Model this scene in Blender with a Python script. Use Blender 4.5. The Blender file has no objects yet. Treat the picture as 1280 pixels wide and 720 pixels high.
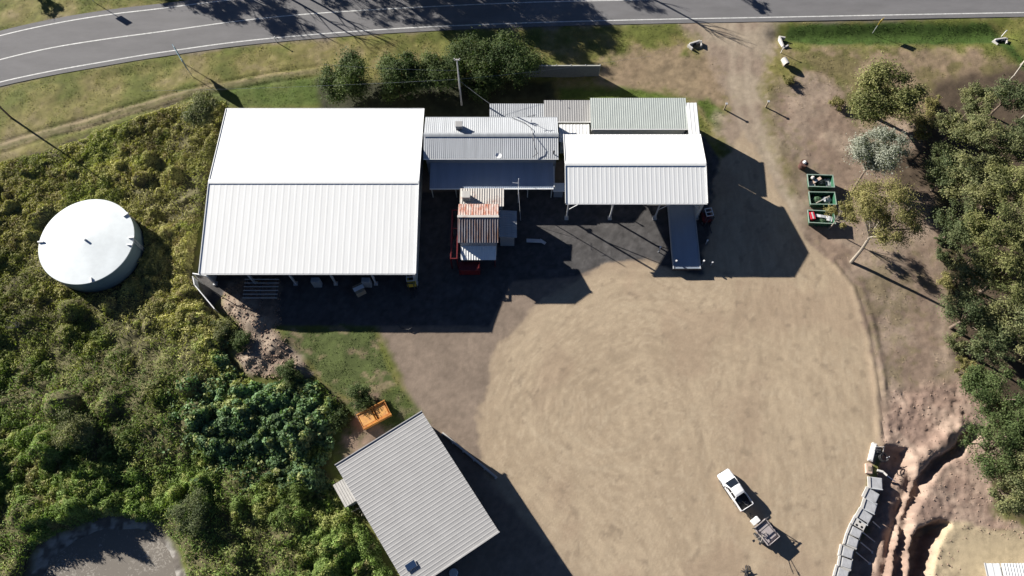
import bpy, bmesh, math, random
import numpy as np
from mathutils import Vector, Matrix
random.seed(7); RNG = np.random.default_rng(7)
R = math.radians
# ------------------------------------------------------------------ camera and coordinates
H = 86.0; T = R(21.5); FPX = 935.0
def g(u, v, z=0.0):
    x = (u-640)/FPX; y = (360-v)/FPX
    d = (x, math.sin(T)+y*math.cos(T), -(math.cos(T)-y*math.sin(T)))
    s = (H-z)/-d[2]
    return Vector((d[0]*s, d[1]*s, z))
def zat(v, yw):                      # height at which picture row v meets world y
    y = (360-v)/FPX
    dy = math.sin(T)+y*math.cos(T); dz = -(math.cos(T)-y*math.sin(T))
    return H + yw/dy*dz
SUNV = Vector((2.15, -1.45, -1.0)).normalized()
scn = bpy.context.scene
COL = scn.collection
# ------------------------------------------------------------------ numpy noise
LAT = RNG.random((256, 256))
def vnoise(X, Y):
    xi = np.floor(X).astype(int); yi = np.floor(Y).astype(int)
    fx = X-xi; fy = Y-yi; fx = fx*fx*(3-2*fx); fy = fy*fy*(3-2*fy)
    a = LAT[xi & 255, yi & 255]; b = LAT[(xi+1) & 255, yi & 255]
    c = LAT[xi & 255, (yi+1) & 255]; d = LAT[(xi+1) & 255, (yi+1) & 255]
    return (a*(1-fx)+b*fx)*(1-fy)+(c*(1-fx)+d*fx)*fy
def fbm(X, Y, s, o=4, off=0.0, rot=1):
    r = 0; a = .5; t = 0
    for k in range(o):
        c_, s_ = math.cos(rot*(.6+1.1*k+off)), math.sin(rot*(.6+1.1*k+off)); xr = X*c_-Y*s_; yr = X*s_+Y*c_
        r = r+a*vnoise(xr*s+off+17.3*k, yr*s-off+9.1*k); t += a; a *= .55; s *= 2.07
    return r/t
def sdist(X, Y, poly):               # signed distance, + inside
    n = len(poly); d2 = np.full(X.shape, 1e18); ins = np.zeros(X.shape, bool)
    for i in range(n):
        ax, ay = poly[i]; bx, by = poly[(i+1) % n]
        ex, ey = bx-ax, by-ay; wx = X-ax; wy = Y-ay
        t = np.clip((wx*ex+wy*ey)/(ex*ex+ey*ey+1e-12), 0, 1)
        dx = wx-ex*t; dy = wy-ey*t; d2 = np.minimum(d2, dx*dx+dy*dy)
        c = ((ay <= Y) != (by <= Y)) & (X < ex*(Y-ay)/(ey+1e-12*(ey == 0))+ax)
        ins ^= c
    d = np.sqrt(d2)
    return np.where(ins, d, -d)
def ldist(X, Y, pts):
    d2 = np.full(X.shape, 1e18)
    for (ax, ay), (bx, by) in zip(pts[:-1], pts[1:]):
        ex, ey = bx-ax, by-ay; wx = X-ax; wy = Y-ay
        t = np.clip((wx*ex+wy*ey)/(ex*ex+ey*ey+1e-12), 0, 1)
        d2 = np.minimum(d2, (wx-ex*t)**2+(wy-ey*t)**2)
    return np.sqrt(d2)
def pg(*uv): return [tuple(g(u, v))[:2] for u, v in uv]
def sst(x, a, b):
    t = np.clip((x-a)/(b-a), 0, 1); return t*t*(3-2*t)
# ------------------------------------------------------------------ zones (outline of each kind of ground)
Z = dict(
 scrub=pg((-220,240),(0,205),(60,190),(120,165),(200,137),(240,125),(285,128),(262,225),(240,345),(266,392),(296,418),(285,440),(305,470),(330,480),(390,470),(425,500),(418,560),(402,585),(428,612),(446,640),(500,735),(520,860),(230,860),(232,715),(222,682),(190,655),(130,645),(70,665),(40,690),(25,740),(20,860),(-220,860)),
 yard=pg((808,322),(760,330),(722,348),(690,368),(655,395),(622,430),(606,480),(597,530),(600,580),(620,612),(648,650),(700,700),(740,760),(760,860),(1045,860),(1050,720),(1062,680),(1088,600),(1104,550),(1098,480),(1085,410),(1070,360),(1040,325),(1012,305),(990,270),(960,215),(945,180),(930,165),(900,200),(885,255),(880,345)),
 greyd=pg((468,405),(345,404),(290,350),(290,250),(600,200),(880,200),(885,345),(790,400),(790,860),(520,860),(530,640),(520,515),(500,480)),
 gravel=pg((300,300),(300,170),(520,170),(528,240),(705,235),(710,170),(880,170),(900,200),(885,345),(812,345),(800,325),(760,328),(720,346),(640,352),(612,408),(345,408),(345,350),(300,350),(262,385),(244,350),(256,300)),  # takes in the outline of the big shed's cast shadow too
 drive=pg((875,-60),(980,-60),(975,28),(962,60),(955,110),(962,170),(985,230),(1015,290),(990,330),(945,280),(915,215),(900,160),(915,135),(905,100),(890,70),(868,45),(850,26)),
 rdirt=pg((955,110),(1010,90),(1060,110),(1080,160),(1160,150),(1180,240),(1190,330),(1200,420),(1225,500),(1230,560),(1190,560),(1120,545),(1070,550),(1050,410),(1040,360),(990,300),(985,235),(962,170)),
 rbrown=pg((985,60),(1130,62),(1250,70),(1280,110),(1160,160),(1080,160),(1050,110),(1010,95)),
 strip=pg((985,30),(1100,27),(1235,27),(1262,50),(1280,70),(1280,85),(1245,55),(1120,55),(1010,55),(978,50)),
 vdirt=pg((770,66),(870,62),(900,70),(915,130),(885,140),(830,120),(770,112),(745,90)),
 track=pg((-220,230),(-20,194),(120,157),(240,122),(330,104),(400,92),(400,84),(330,92),(236,110),(120,142),(0,176),(-220,212)),
 patch=pg((345,408),(468,408),(498,480),(480,500),(440,500),(405,480),(385,450),(360,430)),
 mound=pg((285,352),(350,347),(352,405),(345,410),(372,440),(392,470),(350,475),(312,470),(290,440),(300,412),(275,385)),
 bank=pg((400,500),(440,498),(500,478),(540,530),(430,580),(415,560)),
 dig=pg((1102,520),(1112,490),(1150,478),(1200,470),(1225,490),(1245,560),(1245,640),(1280,655),(1300,672),(1200,676),(1215,860),(1060,860),(1068,700),(1092,620)),
 pad=pg((1150,672),(1172,655),(1195,653),(1240,660),(1500,665),(1500,860),(1160,860),(1165,700),(1178,665)),
 mud=pg((40,690),(70,665),(130,640),(190,650),(222,680),(236,720),(240,860),(20,860),(25,740)),
 forest=pg((1165,100),(1280,80),(1500,80),(1500,650),(1280,650),(1235,640),(1225,520),(1190,440),(1180,330),(1170,250),(1120,235),(1100,200),(1150,180)),
 lush=pg((240,118),(340,95),(400,92),(410,135),(245,135)),
 backlot_shade=pg((395,100),(470,100),(560,95),(640,98),(690,100),(700,130),(690,150),(520,150),(395,150)),
 gyard=pg((700,112),(800,112),(880,125),(905,140),(900,165),(870,125),(700,126)),
)
ROADN = [(-900,300),(-300,120),(-60,63),(0,45),(67,30),(133,19),(200,11),(290,0),(420,-12),(640,-22),(960,-28),(1280,-34),(1700,-44)]
ROADC = [(-900,345),(-300,155),(-60,94),(0,75),(65,60),(133,49),(200,40),(320,24),(440,14),(640,4),(800,0),(960,-4),(1280,-10),(1700,-18)]
ROADS = [(-900,390),(-300,190),(-60,120),(0,103),(65,89),(133,77),(200,66),(320,50),(480,37),(640,29.5),(800,25),(960,22),(1280,16),(1700,10)]
def wl(pl): return [tuple(g(u, v))[:2] for u, v in pl]
roadpoly = wl(ROADN)+wl(ROADS)[::-1]
trench1 = pg((1218,540),(1196,562),(1172,578),(1152,603),(1136,640),(1126,690),(1120,760),(1118,860))
pit = pg((1140,672),(1150,657),(1172,650),(1194,652),(1176,672),(1168,700),(1164,740),(1160,860),(1134,860),(1136,720))
dropz = pg((1107,556),(1135,560),(1145,600),(1128,650),(1112,720),(1110,860),(1048,860),(1058,720),(1070,680),(1092,612))
def hgt(X, Y):
    X = np.asarray(X, float); Y = np.asarray(Y, float)
    z = np.zeros(X.shape)
    flat = np.clip(np.maximum.reduce([sst(sdist(X, Y, Z[k]), -1.5, 1) for k in ('yard','greyd','gravel','drive','pad')]+[sst(sdist(X, Y, roadpoly), -3.0, -1.2)]), 0, 1)
    z += (1-flat)*((fbm(X, Y, .12, 4)-.5)*.55+(fbm(X, Y, .9, 3, 5)-.5)*.10)
    z += flat*(fbm(X, Y, .7, 3, 5)-.5)*.035
    # soil heaps beside the shed
    wm = sst(sdist(X, Y, Z['mound']), -.6, 1.2)
    z += wm*(.12+.45*np.maximum(0, fbm(X, Y, .45, 4, 31)-.42)*3.2)
    for (u, v, r, h) in ((305,388,2.0,.8),(322,405,1.7,.8),(300,372,1.5,.4),(345,432,2.0,.6),(325,452,1.6,.4),(372,462,1.4,.4)):
        c = g(u, v); d = np.hypot(X-c.x, Y-c.y)/r
        z += h*np.exp(-d*d*1.4)*(.8+.5*fbm(X, Y, 1.2, 3, 3))
    # excavation
    wd = sst(sdist(X, Y, Z['dig']), -.5, 1.5)
    z += wd*((fbm(X, Y, .4, 4, 11)-.5)*.4+np.abs(fbm(X, Y, 1.3, 4, 2)-.5)*.22)
    z -= 1.3*sst(sdist(X, Y, dropz), -.05, .35)
    d = ldist(X, Y, trench1)+(fbm(X, Y, .8, 3, 8)-.5)*.9
    z -= 1.05*(1-sst(d, .2, .8))*wd
    d2 = ldist(X, Y, [(x-1.9, y+.6) for x, y in trench1]); z += .6*np.exp(-(d2/1.0)**2)*(.6+.8*fbm(X, Y, 1.1, 3, 4))*sst(sdist(X, Y, Z['dig']), -.2, 1)
    z -= 2.6*sst(sdist(X, Y, pit)+(fbm(X, Y, .9, 3, 6)-.5)*.7, -.1, .7)
    z += wd*((fbm(X, Y, 3.2, 3, 19)-.5)*.16)
    # tracked-machine marks at the head of the excavation
    a = .6; w = sst(sdist(X, Y, pg((1105,480),(1215,490),(1215,550),(1110,550))), -1, 1)
    z += w*(np.abs(fbm(X, Y, .9, 3, 61)-.5)*-.5+.1)
    # berm along the yard's right edge
    d = ldist(X, Y, pg((1045,325),(1072,360),(1088,410),(1100,480),(1105,548))); z += .10*np.exp(-((d-.5)/.4)**2)*fbm(X, Y, .5, 3, 2)*2
    # table drains beside the road
    d = ldist(X, Y, pg((975,46),(1100,42),(1255,43))); z -= .55*np.exp(-(d/1.5)**2)
    # pond hollow
    z -= 1.0*sst(sdist(X, Y, Z['mud']), -1.5, 3.0)
    # wheel ruts
    t = wl([(-220,221),(0,185),(120,150),(240,116),(330,98),(400,88)])
    d = ldist(X, Y, t); z -= .10*np.exp(-((d-.85)/.28)**2)
    return z
def gz(x, y): return float(hgt(np.array([x]), np.array([y]))[0])
# ------------------------------------------------------------------ materials
def newmat(name):
    m = bpy.data.materials.new(name); m.use_nodes = True
    nt = m.node_tree; return m, nt, nt.nodes['Principled BSDF']
def mat(name, col, rough=.6, metal=0.0, var=.12, scale=1.2, bump=0.0, bscale=20, streak=None, spec=None):
    m, nt, b = newmat(name)
    tc = nt.nodes.new('ShaderNodeTexCoord'); n = nt.nodes.new('ShaderNodeTexNoise')
    n.inputs['Scale'].default_value = scale; n.inputs['Detail'].default_value = 5; n.inputs['Roughness'].default_value = .65
    src = tc.outputs['Object']
    if streak:
        mp = nt.nodes.new('ShaderNodeMapping'); mp.inputs['Scale'].default_value = streak
        nt.links.new(src, mp.inputs[0]); src = mp.outputs[0]
    nt.links.new(src, n.inputs['Vector'])
    r = nt.nodes.new('ShaderNodeValToRGB'); r.color_ramp.elements[0].position = .3; r.color_ramp.elements[1].position = .7
    r.color_ramp.elements[0].color = [max(0, c*(1-var)) for c in col]+[1]
    r.color_ramp.elements[1].color = [min(1, c*(1+var)) for c in col]+[1]
    nt.links.new(n.outputs[0], r.inputs[0]); nt.links.new(r.outputs[0], b.inputs['Base Color'])
    b.inputs['Roughness'].default_value = rough; b.inputs['Metallic'].default_value = metal
    if spec is not None: b.inputs['Specular IOR Level'].default_value = spec
    if bump:
        n2 = nt.nodes.new('ShaderNodeTexNoise'); n2.inputs['Scale'].default_value = bscale; n2.inputs['Detail'].default_value = 4
        nt.links.new(tc.outputs['Object'], n2.inputs['Vector'])
        bp = nt.nodes.new('ShaderNodeBump'); bp.inputs['Strength'].default_value = bump; bp.inputs['Distance'].default_value = .05
        nt.links.new(n2.outputs[0], bp.inputs['Height']); nt.links.new(bp.outputs[0], b.inputs['Normal'])
    return m
def rustmat(name, base, rust, thr=.5, scale=1.0, streak=(1,.25,1)):
    m, nt, b = newmat(name)
    tc = nt.nodes.new('ShaderNodeTexCoord'); mp = nt.nodes.new('ShaderNodeMapping'); mp.inputs['Scale'].default_value = streak
    n = nt.nodes.new('ShaderNodeTexNoise'); n.inputs['Scale'].default_value = scale; n.inputs['Detail'].default_value = 7; n.inputs['Roughness'].default_value = .7
    nt.links.new(tc.outputs['Object'], mp.inputs[0]); nt.links.new(mp.outputs[0], n.inputs['Vector'])
    r = nt.nodes.new('ShaderNodeValToRGB'); e = r.color_ramp.elements
    e[0].position = thr-.1; e[0].color = (*base, 1); e[1].position = thr+.12; e[1].color = (*rust, 1)
    k = e.new(thr+.02); k.color = tuple((a+b_)/2*1.05 for a, b_ in zip(base, rust))+(1,)
    nt.links.new(n.outputs[0], r.inputs[0]); nt.links.new(r.outputs[0], b.inputs['Base Color']); b.inputs['Roughness'].default_value = .75
    return m
def colattr_mat(name, rough=.9, noise=((6,.35),(40,.25)), bump=.5, bdist=.06, bscale=9, leaf=False):
    m, nt, b = newmat(name)
    at = nt.nodes.new('ShaderNodeAttribute'); at.attribute_name = 'Col'
    b.inputs['Roughness'].default_value = rough; b.inputs['Specular IOR Level'].default_value = .25 if not leaf else .2
    if leaf:
        nt.links.new(at.outputs['Color'], b.inputs['Base Color'])
        tr = nt.nodes.new('ShaderNodeBsdfTranslucent'); hs = nt.nodes.new('ShaderNodeMixRGB'); hs.blend_type = 'MULTIPLY'; hs.inputs[0].default_value = 1
        hs.inputs[2].default_value = (1.3, 1.5, .6, 1); nt.links.new(at.outputs['Color'], hs.inputs[1]); nt.links.new(hs.outputs[0], tr.inputs['Color'])
        mx = nt.nodes.new('ShaderNodeMixShader'); mx.inputs[0].default_value = .22
        nt.links.new(b.outputs[0], mx.inputs[1]); nt.links.new(tr.outputs[0], mx.inputs[2])
        nt.links.new(mx.outputs[0], nt.nodes['Material Output'].inputs[0]); return m
    tc = nt.nodes.new('ShaderNodeTexCoord'); src = at.outputs['Color']
    for sc, am in noise:
        n = nt.nodes.new('ShaderNodeTexNoise'); n.inputs['Scale'].default_value = sc; n.inputs['Detail'].default_value = 5; n.inputs['Roughness'].default_value = .7
        nt.links.new(tc.outputs['Object'], n.inputs['Vector'])
        mr = nt.nodes.new('ShaderNodeMapRange'); mr.inputs[1].default_value = .3; mr.inputs[2].default_value = .7
        mr.inputs[3].default_value = 1-am; mr.inputs[4].default_value = 1+am; nt.links.new(n.outputs[0], mr.inputs[0])
        mm = nt.nodes.new('ShaderNodeVectorMath'); mm.operation = 'SCALE'; nt.links.new(src, mm.inputs[0]); nt.links.new(mr.outputs[0], mm.inputs['Scale']); src = mm.outputs[0]
    nt.links.new(src, b.inputs['Base Color'])
    n2 = nt.nodes.new('ShaderNodeTexNoise'); n2.inputs['Scale'].default_value = bscale; n2.inputs['Detail'].default_value = 6; n2.inputs['Roughness'].default_value = .75
    nt.links.new(tc.outputs['Object'], n2.inputs['Vector'])
    bp = nt.nodes.new('ShaderNodeBump'); bp.inputs['Strength'].default_value = bump; bp.inputs['Distance'].default_value = bdist
    nt.links.new(n2.outputs[0], bp.inputs['Height']); nt.links.new(bp.outputs[0], b.inputs['Normal'])
    return m
M = dict(
 ground=colattr_mat('ground_soil_and_grass', noise=((.9,.05),(4.5,.07),(15,.12)), bump=.45, bdist=.06, bscale=6),
 leaf=colattr_mat('foliage', leaf=True, rough=.7),
 bark=mat('bark', (.16,.12,.09), .9, var=.35, scale=4, bump=.6, bscale=12),
 palebark=mat('pale_bark', (.30,.26,.21), .85, var=.3, scale=4, bump=.4, bscale=12),
 deadwood=mat('dead_wood', (.42,.38,.32), .85, var=.2, scale=5),
 asphalt=mat('asphalt', (.165,.161,.164), .9, var=.13, scale=.35, bump=.35, bscale=30, streak=(.5,1.6,1)),
 line=mat('road_paint', (.60,.60,.58), .7, var=.28, scale=2.2),
 white=mat('white_roofing', (.85,.855,.84), .5, var=.035, scale=.7, streak=(1.5,.25,1)),
 zinc=mat('zinc_roofing', (.48,.50,.52), .45, var=.14, scale=.6, streak=(2.2,.12,1)),
 zincd=mat('weathered_zinc', (.36,.38,.40), .5, var=.16, scale=.8, streak=(2,.2,1)),
 blueroof=mat('blue_grey_roofing', (.30,.36,.46), .5, var=.10, scale=.6, streak=(2,.2,1)),
 greenroof=mat('pale_green_roofing', (.46,.50,.47), .55, var=.06, scale=.8),
 greyroof=mat('grey_roofing', (.37,.365,.36), .55, var=.06, scale=.5),
 wall=mat('cream_cladding', (.50,.50,.46), .6, var=.06, scale=.8),
 gwall=mat('grey_cladding', (.22,.24,.26), .6, var=.1, scale=.8),
 steel=mat('galvanised_steel', (.55,.56,.57), .45, .4, var=.1, scale=3),
 dsteel=mat('dark_steel', (.06,.06,.065), .5, .3, var=.2, scale=3),
 red=mat('red_paint', (.13,.012,.014), .45, var=.25, scale=3),
 rust=rustmat('rusted_iron', (.50,.44,.40), (.36,.13,.08), .47, 1.6, (2.2,.5,1)),
 rustd=rustmat('rust_streaked_iron', (.26,.26,.28), (.17,.09,.06), .5, 1.2, (3.5,.15,1)),
 rustl=rustmat('rust_spotted_iron', (.55,.52,.48), (.30,.12,.08), .62, .8, (1,1,1)),
 orange=rustmat('worn_orange_paint', (.62,.26,.05), (.30,.11,.04), .55, 1.2, (1,1,1)),
 orangein=rustmat('orange_inside', (.66,.34,.09), (.46,.22,.08), .5, 1.5, (1,1,1)),
 tank=mat('tank_roof', (.66,.71,.73), .5, var=.09, scale=.5),
 tankw=mat('tank_wall', (.15,.21,.235), .5, var=.1, scale=.6),
 conc=mat('concrete', (.40,.39,.37), .85, var=.14, scale=1.2, bump=.2),
 concl=mat('pale_concrete', (.52,.50,.47), .85, var=.14, scale=1.5, bump=.2),
 bluebar=mat('blue_grey_plastic', (.40,.405,.42), .6, var=.22, scale=2.2),
 timber=mat('timber', (.30,.24,.17), .8, var=.25, scale=3, streak=(4,.4,1)),
 carw=mat('white_car_paint', (.80,.80,.80), .25, var=.01),
 glass=mat('dark_glass', (.012,.016,.022), .08, var=.1, spec=.6),
 fdark=mat('dark_fence_paint', (.09,.105,.12), .7, var=.15, scale=2),
 black=mat('black_plastic', (.018,.018,.02), .6, var=.2),
 tyre=mat('tyre_rubber', (.02,.02,.02), .85, var=.2),
 rim=mat('alloy', (.5,.5,.5), .35, .7),
 lampr=mat('red_lens', (.45,.02,.02), .3), lampw=mat('clear_lens', (.7,.7,.7), .15),
 lilac=mat('dusty_tray', (.36,.32,.32), .8, var=.2, scale=2.5),
 green=mat('green_bin_paint', (.018,.095,.048), .5, var=.2, scale=2),
 greenrim=mat('pale_green_rim', (.27,.36,.30), .6, var=.2),
 card=mat('cardboard', (.52,.38,.30), .85, var=.15), plast=mat('white_plastic', (.78,.78,.78), .5, var=.05),
 bluep=mat('blue_plastic', (.08,.16,.30), .5, var=.2), redp=mat('red_plastic', (.55,.03,.05), .45, var=.15),
 blk=mat('rubbish_bags', (.03,.04,.04), .35, var=.3, scale=4), dgreen=mat('green_waste', (.05,.10,.05), .8, var=.4, scale=4),
 deck=mat('weighbridge_deck', (.28,.33,.40), .6, var=.10, scale=.6, streak=(1.5,.3,1)),
 solar=mat('solar_glass', (.02,.04,.09), .15, var=.1), sign=mat('sign_face', (.12,.30,.40), .5, var=.1),
 signb=mat('sign_back', (.5,.52,.53), .5), yellow=mat('yellow_paint', (.65,.45,.05), .5),
)
# pond surface: dark still water with drifting flecks
m, nt, b = newmat('pond_water'); tc = nt.nodes.new('ShaderNodeTexCoord')
vz = nt.nodes.new('ShaderNodeTexNoise'); vz.inputs['Scale'].default_value = 3.2; vz.inputs['Detail'].default_value = 3; vz.inputs['Roughness'].default_value = .6; vz.inputs['Distortion'].default_value = 1.2
big = nt.nodes.new('ShaderNodeTexNoise'); big.inputs['Scale'].default_value = .16; big.inputs['Detail'].default_value = 3
for q in (vz, big): nt.links.new(tc.outputs['Object'], q.inputs['Vector'])
ad = nt.nodes.new('ShaderNodeMath'); ad.operation = 'MULTIPLY_ADD'; nt.links.new(big.outputs[0], ad.inputs[0]); ad.inputs[1].default_value = .45; nt.links.new(vz.outputs[0], ad.inputs[2])
r = nt.nodes.new('ShaderNodeValToRGB'); r.color_ramp.elements[0].position = .80; r.color_ramp.elements[0].color = (.20,.178,.152,1)
r.color_ramp.elements[1].position = .90; r.color_ramp.elements[1].color = (.34,.31,.27,1)
nt.links.new(ad.outputs[0], r.inputs[0]); nt.links.new(r.outputs[0], b.inputs['Base Color']); b.inputs['Roughness'].default_value = .6; b.inputs['Specular IOR Level'].default_value = .2
M['pond'] = m
# ------------------------------------------------------------------ object helpers
def link(o, parent=None):
    COL.objects.link(o)
    if parent is not None: o.parent = parent
    return o
def tag(o, label=None, cat=None, group=None, kind=None):
    if label: o['label'] = label
    if cat: o['category'] = cat
    if group: o['group'] = group
    if kind: o['kind'] = kind
    return o
def thing(name, label, cat, loc=(0,0,0), rz=0, group=None):
    o = bpy.data.objects.new(name, None); o.empty_display_size = .3; link(o); o.location = loc; o.rotation_euler = (0,0,rz)
    return tag(o, label, cat, group)
def npmesh(name, V, F, m, col=None, parent=None, smooth=False):
    me = bpy.data.meshes.new(name); V = np.asarray(V, np.float32); F = np.asarray(F, np.int32)
    k = F.shape[1]
    me.vertices.add(len(V)); me.vertices.foreach_set('co', V.ravel())
    me.loops.add(F.size); me.loops.foreach_set('vertex_index', F.ravel())
    me.polygons.add(len(F)); me.polygons.foreach_set('loop_start', np.arange(0, F.size, k, dtype=np.int32))
    me.polygons.foreach_set('loop_total', np.full(len(F), k, np.int32))
    if smooth: me.polygons.foreach_set('use_smooth', np.ones(len(F), bool))
    if col is not None:
        a = me.color_attributes.new('Col', 'FLOAT_COLOR', 'POINT')
        c = np.ones((len(V), 4), np.float32); c[:, :3] = col; a.data.foreach_set('color', c.ravel())
    me.materials.append(m); me.update(); me.validate()
    return link(bpy.data.objects.new(name, me), parent)
class MB:
    def __init__(s): s.b = bmesh.new()
    def box(s, c, d, rz=0, rx=0, ry=0, bev=0):
        mt = Matrix.Translation(c) @ Matrix.Rotation(rz, 4, 'Z') @ Matrix.Rotation(ry, 4, 'Y') @ Matrix.Rotation(rx, 4, 'X')
        r = bmesh.ops.create_cube(s.b, size=1, matrix=mt @ Matrix.Diagonal((*d, 1)))
        if bev:
            es = set(e for v in r['verts'] for e in v.link_edges)
            bmesh.ops.bevel(s.b, geom=list(es), offset=bev, segments=2, affect='EDGES', profile=.5)
        return s
    def cyl(s, a, b_, r1, r2=None, n=10, cap=True):
        a = Vector(a); b_ = Vector(b_); r2 = r1 if r2 is None else r2; d = b_-a
        q = Vector((0,0,1)).rotation_difference(d.normalized()).to_matrix().to_4x4()
        bmesh.ops.create_cone(s.b, cap_ends=cap, segments=n, radius1=r1, radius2=max(r2, .002), depth=d.length, matrix=Matrix.Translation((a+b_)/2) @ q)
        return s
    def tube(s, pts, r, n=6):
        for i in range(len(pts)-1):
            ra = r[i] if isinstance(r, (list, tuple)) else r; rb = r[i+1] if isinstance(r, (list, tuple)) else r
            s.cyl(pts[i], pts[i+1], ra, rb, n)
        return s
    def poly(s, pts, th=None):
        vs = [s.b.verts.new(p) for p in pts]; f = s.b.faces.new(vs)
        if th:
            r = bmesh.ops.extrude_face_region(s.b, geom=[f])
            bmesh.ops.translate(s.b, verts=[v for v in r['geom'] if isinstance(v, bmesh.types.BMVert)], vec=Vector((0,0,-th)))
        return s
    def grid(s, rows):             # rows of points -> quads
        vr = [[s.b.verts.new(p) for p in r] for r in rows]
        for i in range(len(vr)-1):
            for j in range(len(vr[0])-1):
                s.b.faces.new((vr[i][j], vr[i][j+1], vr[i+1][j+1], vr[i+1][j]))
        return s
    def sheet(s, a, b_, c, d, pitch=.35, rib=.045, th=.03):
        # ribbed sheet: a->b runs across the ribs (eave side), d->c the far side; ribs run a->d
        a, b_, c, d = map(Vector, (a, b_, c, d)); n = (b_-a).cross(d-a).normalized()
        if n.z < 0: n = -n
        L = (b_-a).length; k = max(2, int(L/pitch)); top0 = []; top1 = []
        for i in range(k):
            for fr, h in ((0,0),(.62,0),(.72,rib),(.90,rib)):
                t = (i+fr)/k; top0.append(a.lerp(b_, t)+n*h); top1.append(d.lerp(c, t)+n*h)
        top0.append(b_.copy()); top1.append(c.copy())
        s.grid([top0, top1]); s.grid([[p-n*th for p in top0], [p-n*th for p in top1]])
        s.grid([top0, [p-n*th for p in top0]]); s.grid([top1, [p-n*th for p in top1]])
        s.grid([[a, d], [a-n*th, d-n*th]]); s.grid([[b_, c], [b_-n*th, c-n*th]])
        return s
    def build(s, name, m, parent=None, smooth=False):
        bmesh.ops.recalc_face_normals(s.b, faces=s.b.faces)
        me = bpy.data.meshes.new(name); s.b.to_mesh(me); s.b.free()
        if smooth:
            for p in me.polygons: p.use_smooth = True
        me.materials.append(m if not isinstance(m, str) else M[m])
        return link(bpy.data.objects.new(name, me), parent)
def copy_tree(o, parent=None):
    c = o.copy(); COL.objects.link(c); c.parent = parent
    for ch in [k for k in bpy.data.objects if k.parent == o]: copy_tree(ch, c)
    return c
# ------------------------------------------------------------------ ground
def axis(a, b_, st, far):
    core = np.arange(a, b_+st*.5, st); ext = []; d = st; x = core[-1]
    while x < far: d *= 1.10; x += d; ext.append(x)
    lo = []; d = st; x = core[0]
    while x > -far: d *= 1.10; x -= d; lo.append(x)
    return np.array(lo[::-1]+list(core)+ext)
xs = axis(-82, 82, .23, 3000); ys = axis(-4, 90, .23, 3000)
X, Y = np.meshgrid(xs, ys); nx, ny = len(xs), len(ys)
SD = {k: sdist(X, Y, p) for k, p in Z.items()}
def N(s, o=4, off=0): return fbm(X, Y, s, o, off)
def C(*c): return np.array(c)[None, None, :]
def mixc(c, new, w): return c*(1-w[..., None])+new*w[..., None]
n1 = N(.09, 4, 1); n2 = N(.35, 4, 2); n3 = N(1.3, 3, 3); n4 = N(3.1, 2, 4)
g1 = C(.118,.132,.030); g2 = C(.205,.182,.062); g3 = C(.235,.185,.11)
col = mixc(np.broadcast_to(g1, X.shape+(3,)), g2, sst(n1*.45+n2*.55, .38, .62)); col = mixc(col, g3, sst(n2*.5+n1*.3+n3*.2, .54, .70)*.6)
col = col*(.72+.56*n3[..., None])
def zone(k, c, lo=-.5, hi=.5, na=1.0, amt=1.0):
    global col
    w = sst(SD[k]+(n2-.5)*2*na+(n3-.5)*na, lo, hi)*amt
    col = mixc(col, c, w); return w
zone('track', C(.25,.195,.125)*(.8+.4*n3[..., None]), -.2, .6, .5, .75)
tl = wl([(-220,221),(0,185),(120,150),(240,116),(330,98),(400,88)]); d = ldist(X, Y, tl)
col = mixc(col, C(.11,.11,.035), (1-sst(d+(n3-.5)*.6, .1, .5))*.6)
zone('lush', C(.055,.10,.016), -.4, .8, .8, .7)
zone('vdirt', C(.255,.185,.125)*(.75+.5*n3[..., None]), -1.5, 1.5, 2.5, .85)
zone('rbrown', mixc(np.broadcast_to(C(.17,.135,.068), X.shape+(3,)), C(.25,.18,.125), sst(n2, .42, .6))*(.75+.5*n3[..., None]), -2.5, 2, 2.5, .85)
zone('rdirt', mixc(mixc(np.broadcast_to(C(.235,.172,.130), X.shape+(3,)), C(.30,.230,.175), sst(n2, .35, .65)), C(.12,.105,.05), sst(n1*.6+n3*.4, .52, .66)*.55)*(.72+.56*n3[..., None]), -1.5, 1.5, 1.6)
zone('forest', C(.085,.062,.042)*(.7+.6*n3[..., None]), -.8, 1.5, 1.2)
zone('strip', C(.045,.080,.014)*(.7+.6*n3[..., None]), -.5, .6, .7)
zone('gyard', C(.085,.12,.022)*(.7+.6*n3[..., None]), -.5, .6, 1)
zone('backlot_shade', C(.040,.042,.022)*(.5+1.0*n3[..., None]), -.6, .8, .8)  # soil behind the sheds, tree shade painted into its near-black colour
# gravel shoulder of the road
sr = sdist(X, Y, roadpoly); col = mixc(col, C(.20,.165,.13)*(.75+.5*n3[..., None]), sst(sr+(n2-.5)*1.6, -1.3, -.35)*.85)
wdv = zone('drive', mixc(np.broadcast_to(C(.265,.205,.155), X.shape+(3,)), C(.33,.27,.20), sst(N(.25, 3, 9), .35, .65))*(.85+.3*n3[..., None]), -1.4, 1.2, 1.6)
col = mixc(col, C(.40,.33,.25), (1-sst(np.abs(ldist(X, Y, pg((925,30),(925,120),(950,190),(985,270)))-1.0)+(n3-.5)*.6, .1, .8))*.45*wdv)
zone('scrub', C(.060,.052,.028)*(.6+.8*n3[..., None]), -.6, .6, 1.2)
zone('greyd', C(.225,.175,.135)*(.8+.4*n2[..., None])*(.88+.24*n3[..., None]), -.5, .7, .7)
zone('gravel', C(.080,.076,.075)*(.62+.75*n3[..., None])*(.75+.5*n4[..., None]), -.2, .2, .2)  # dark gravel; the same colour paints in shade before the big shed
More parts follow.
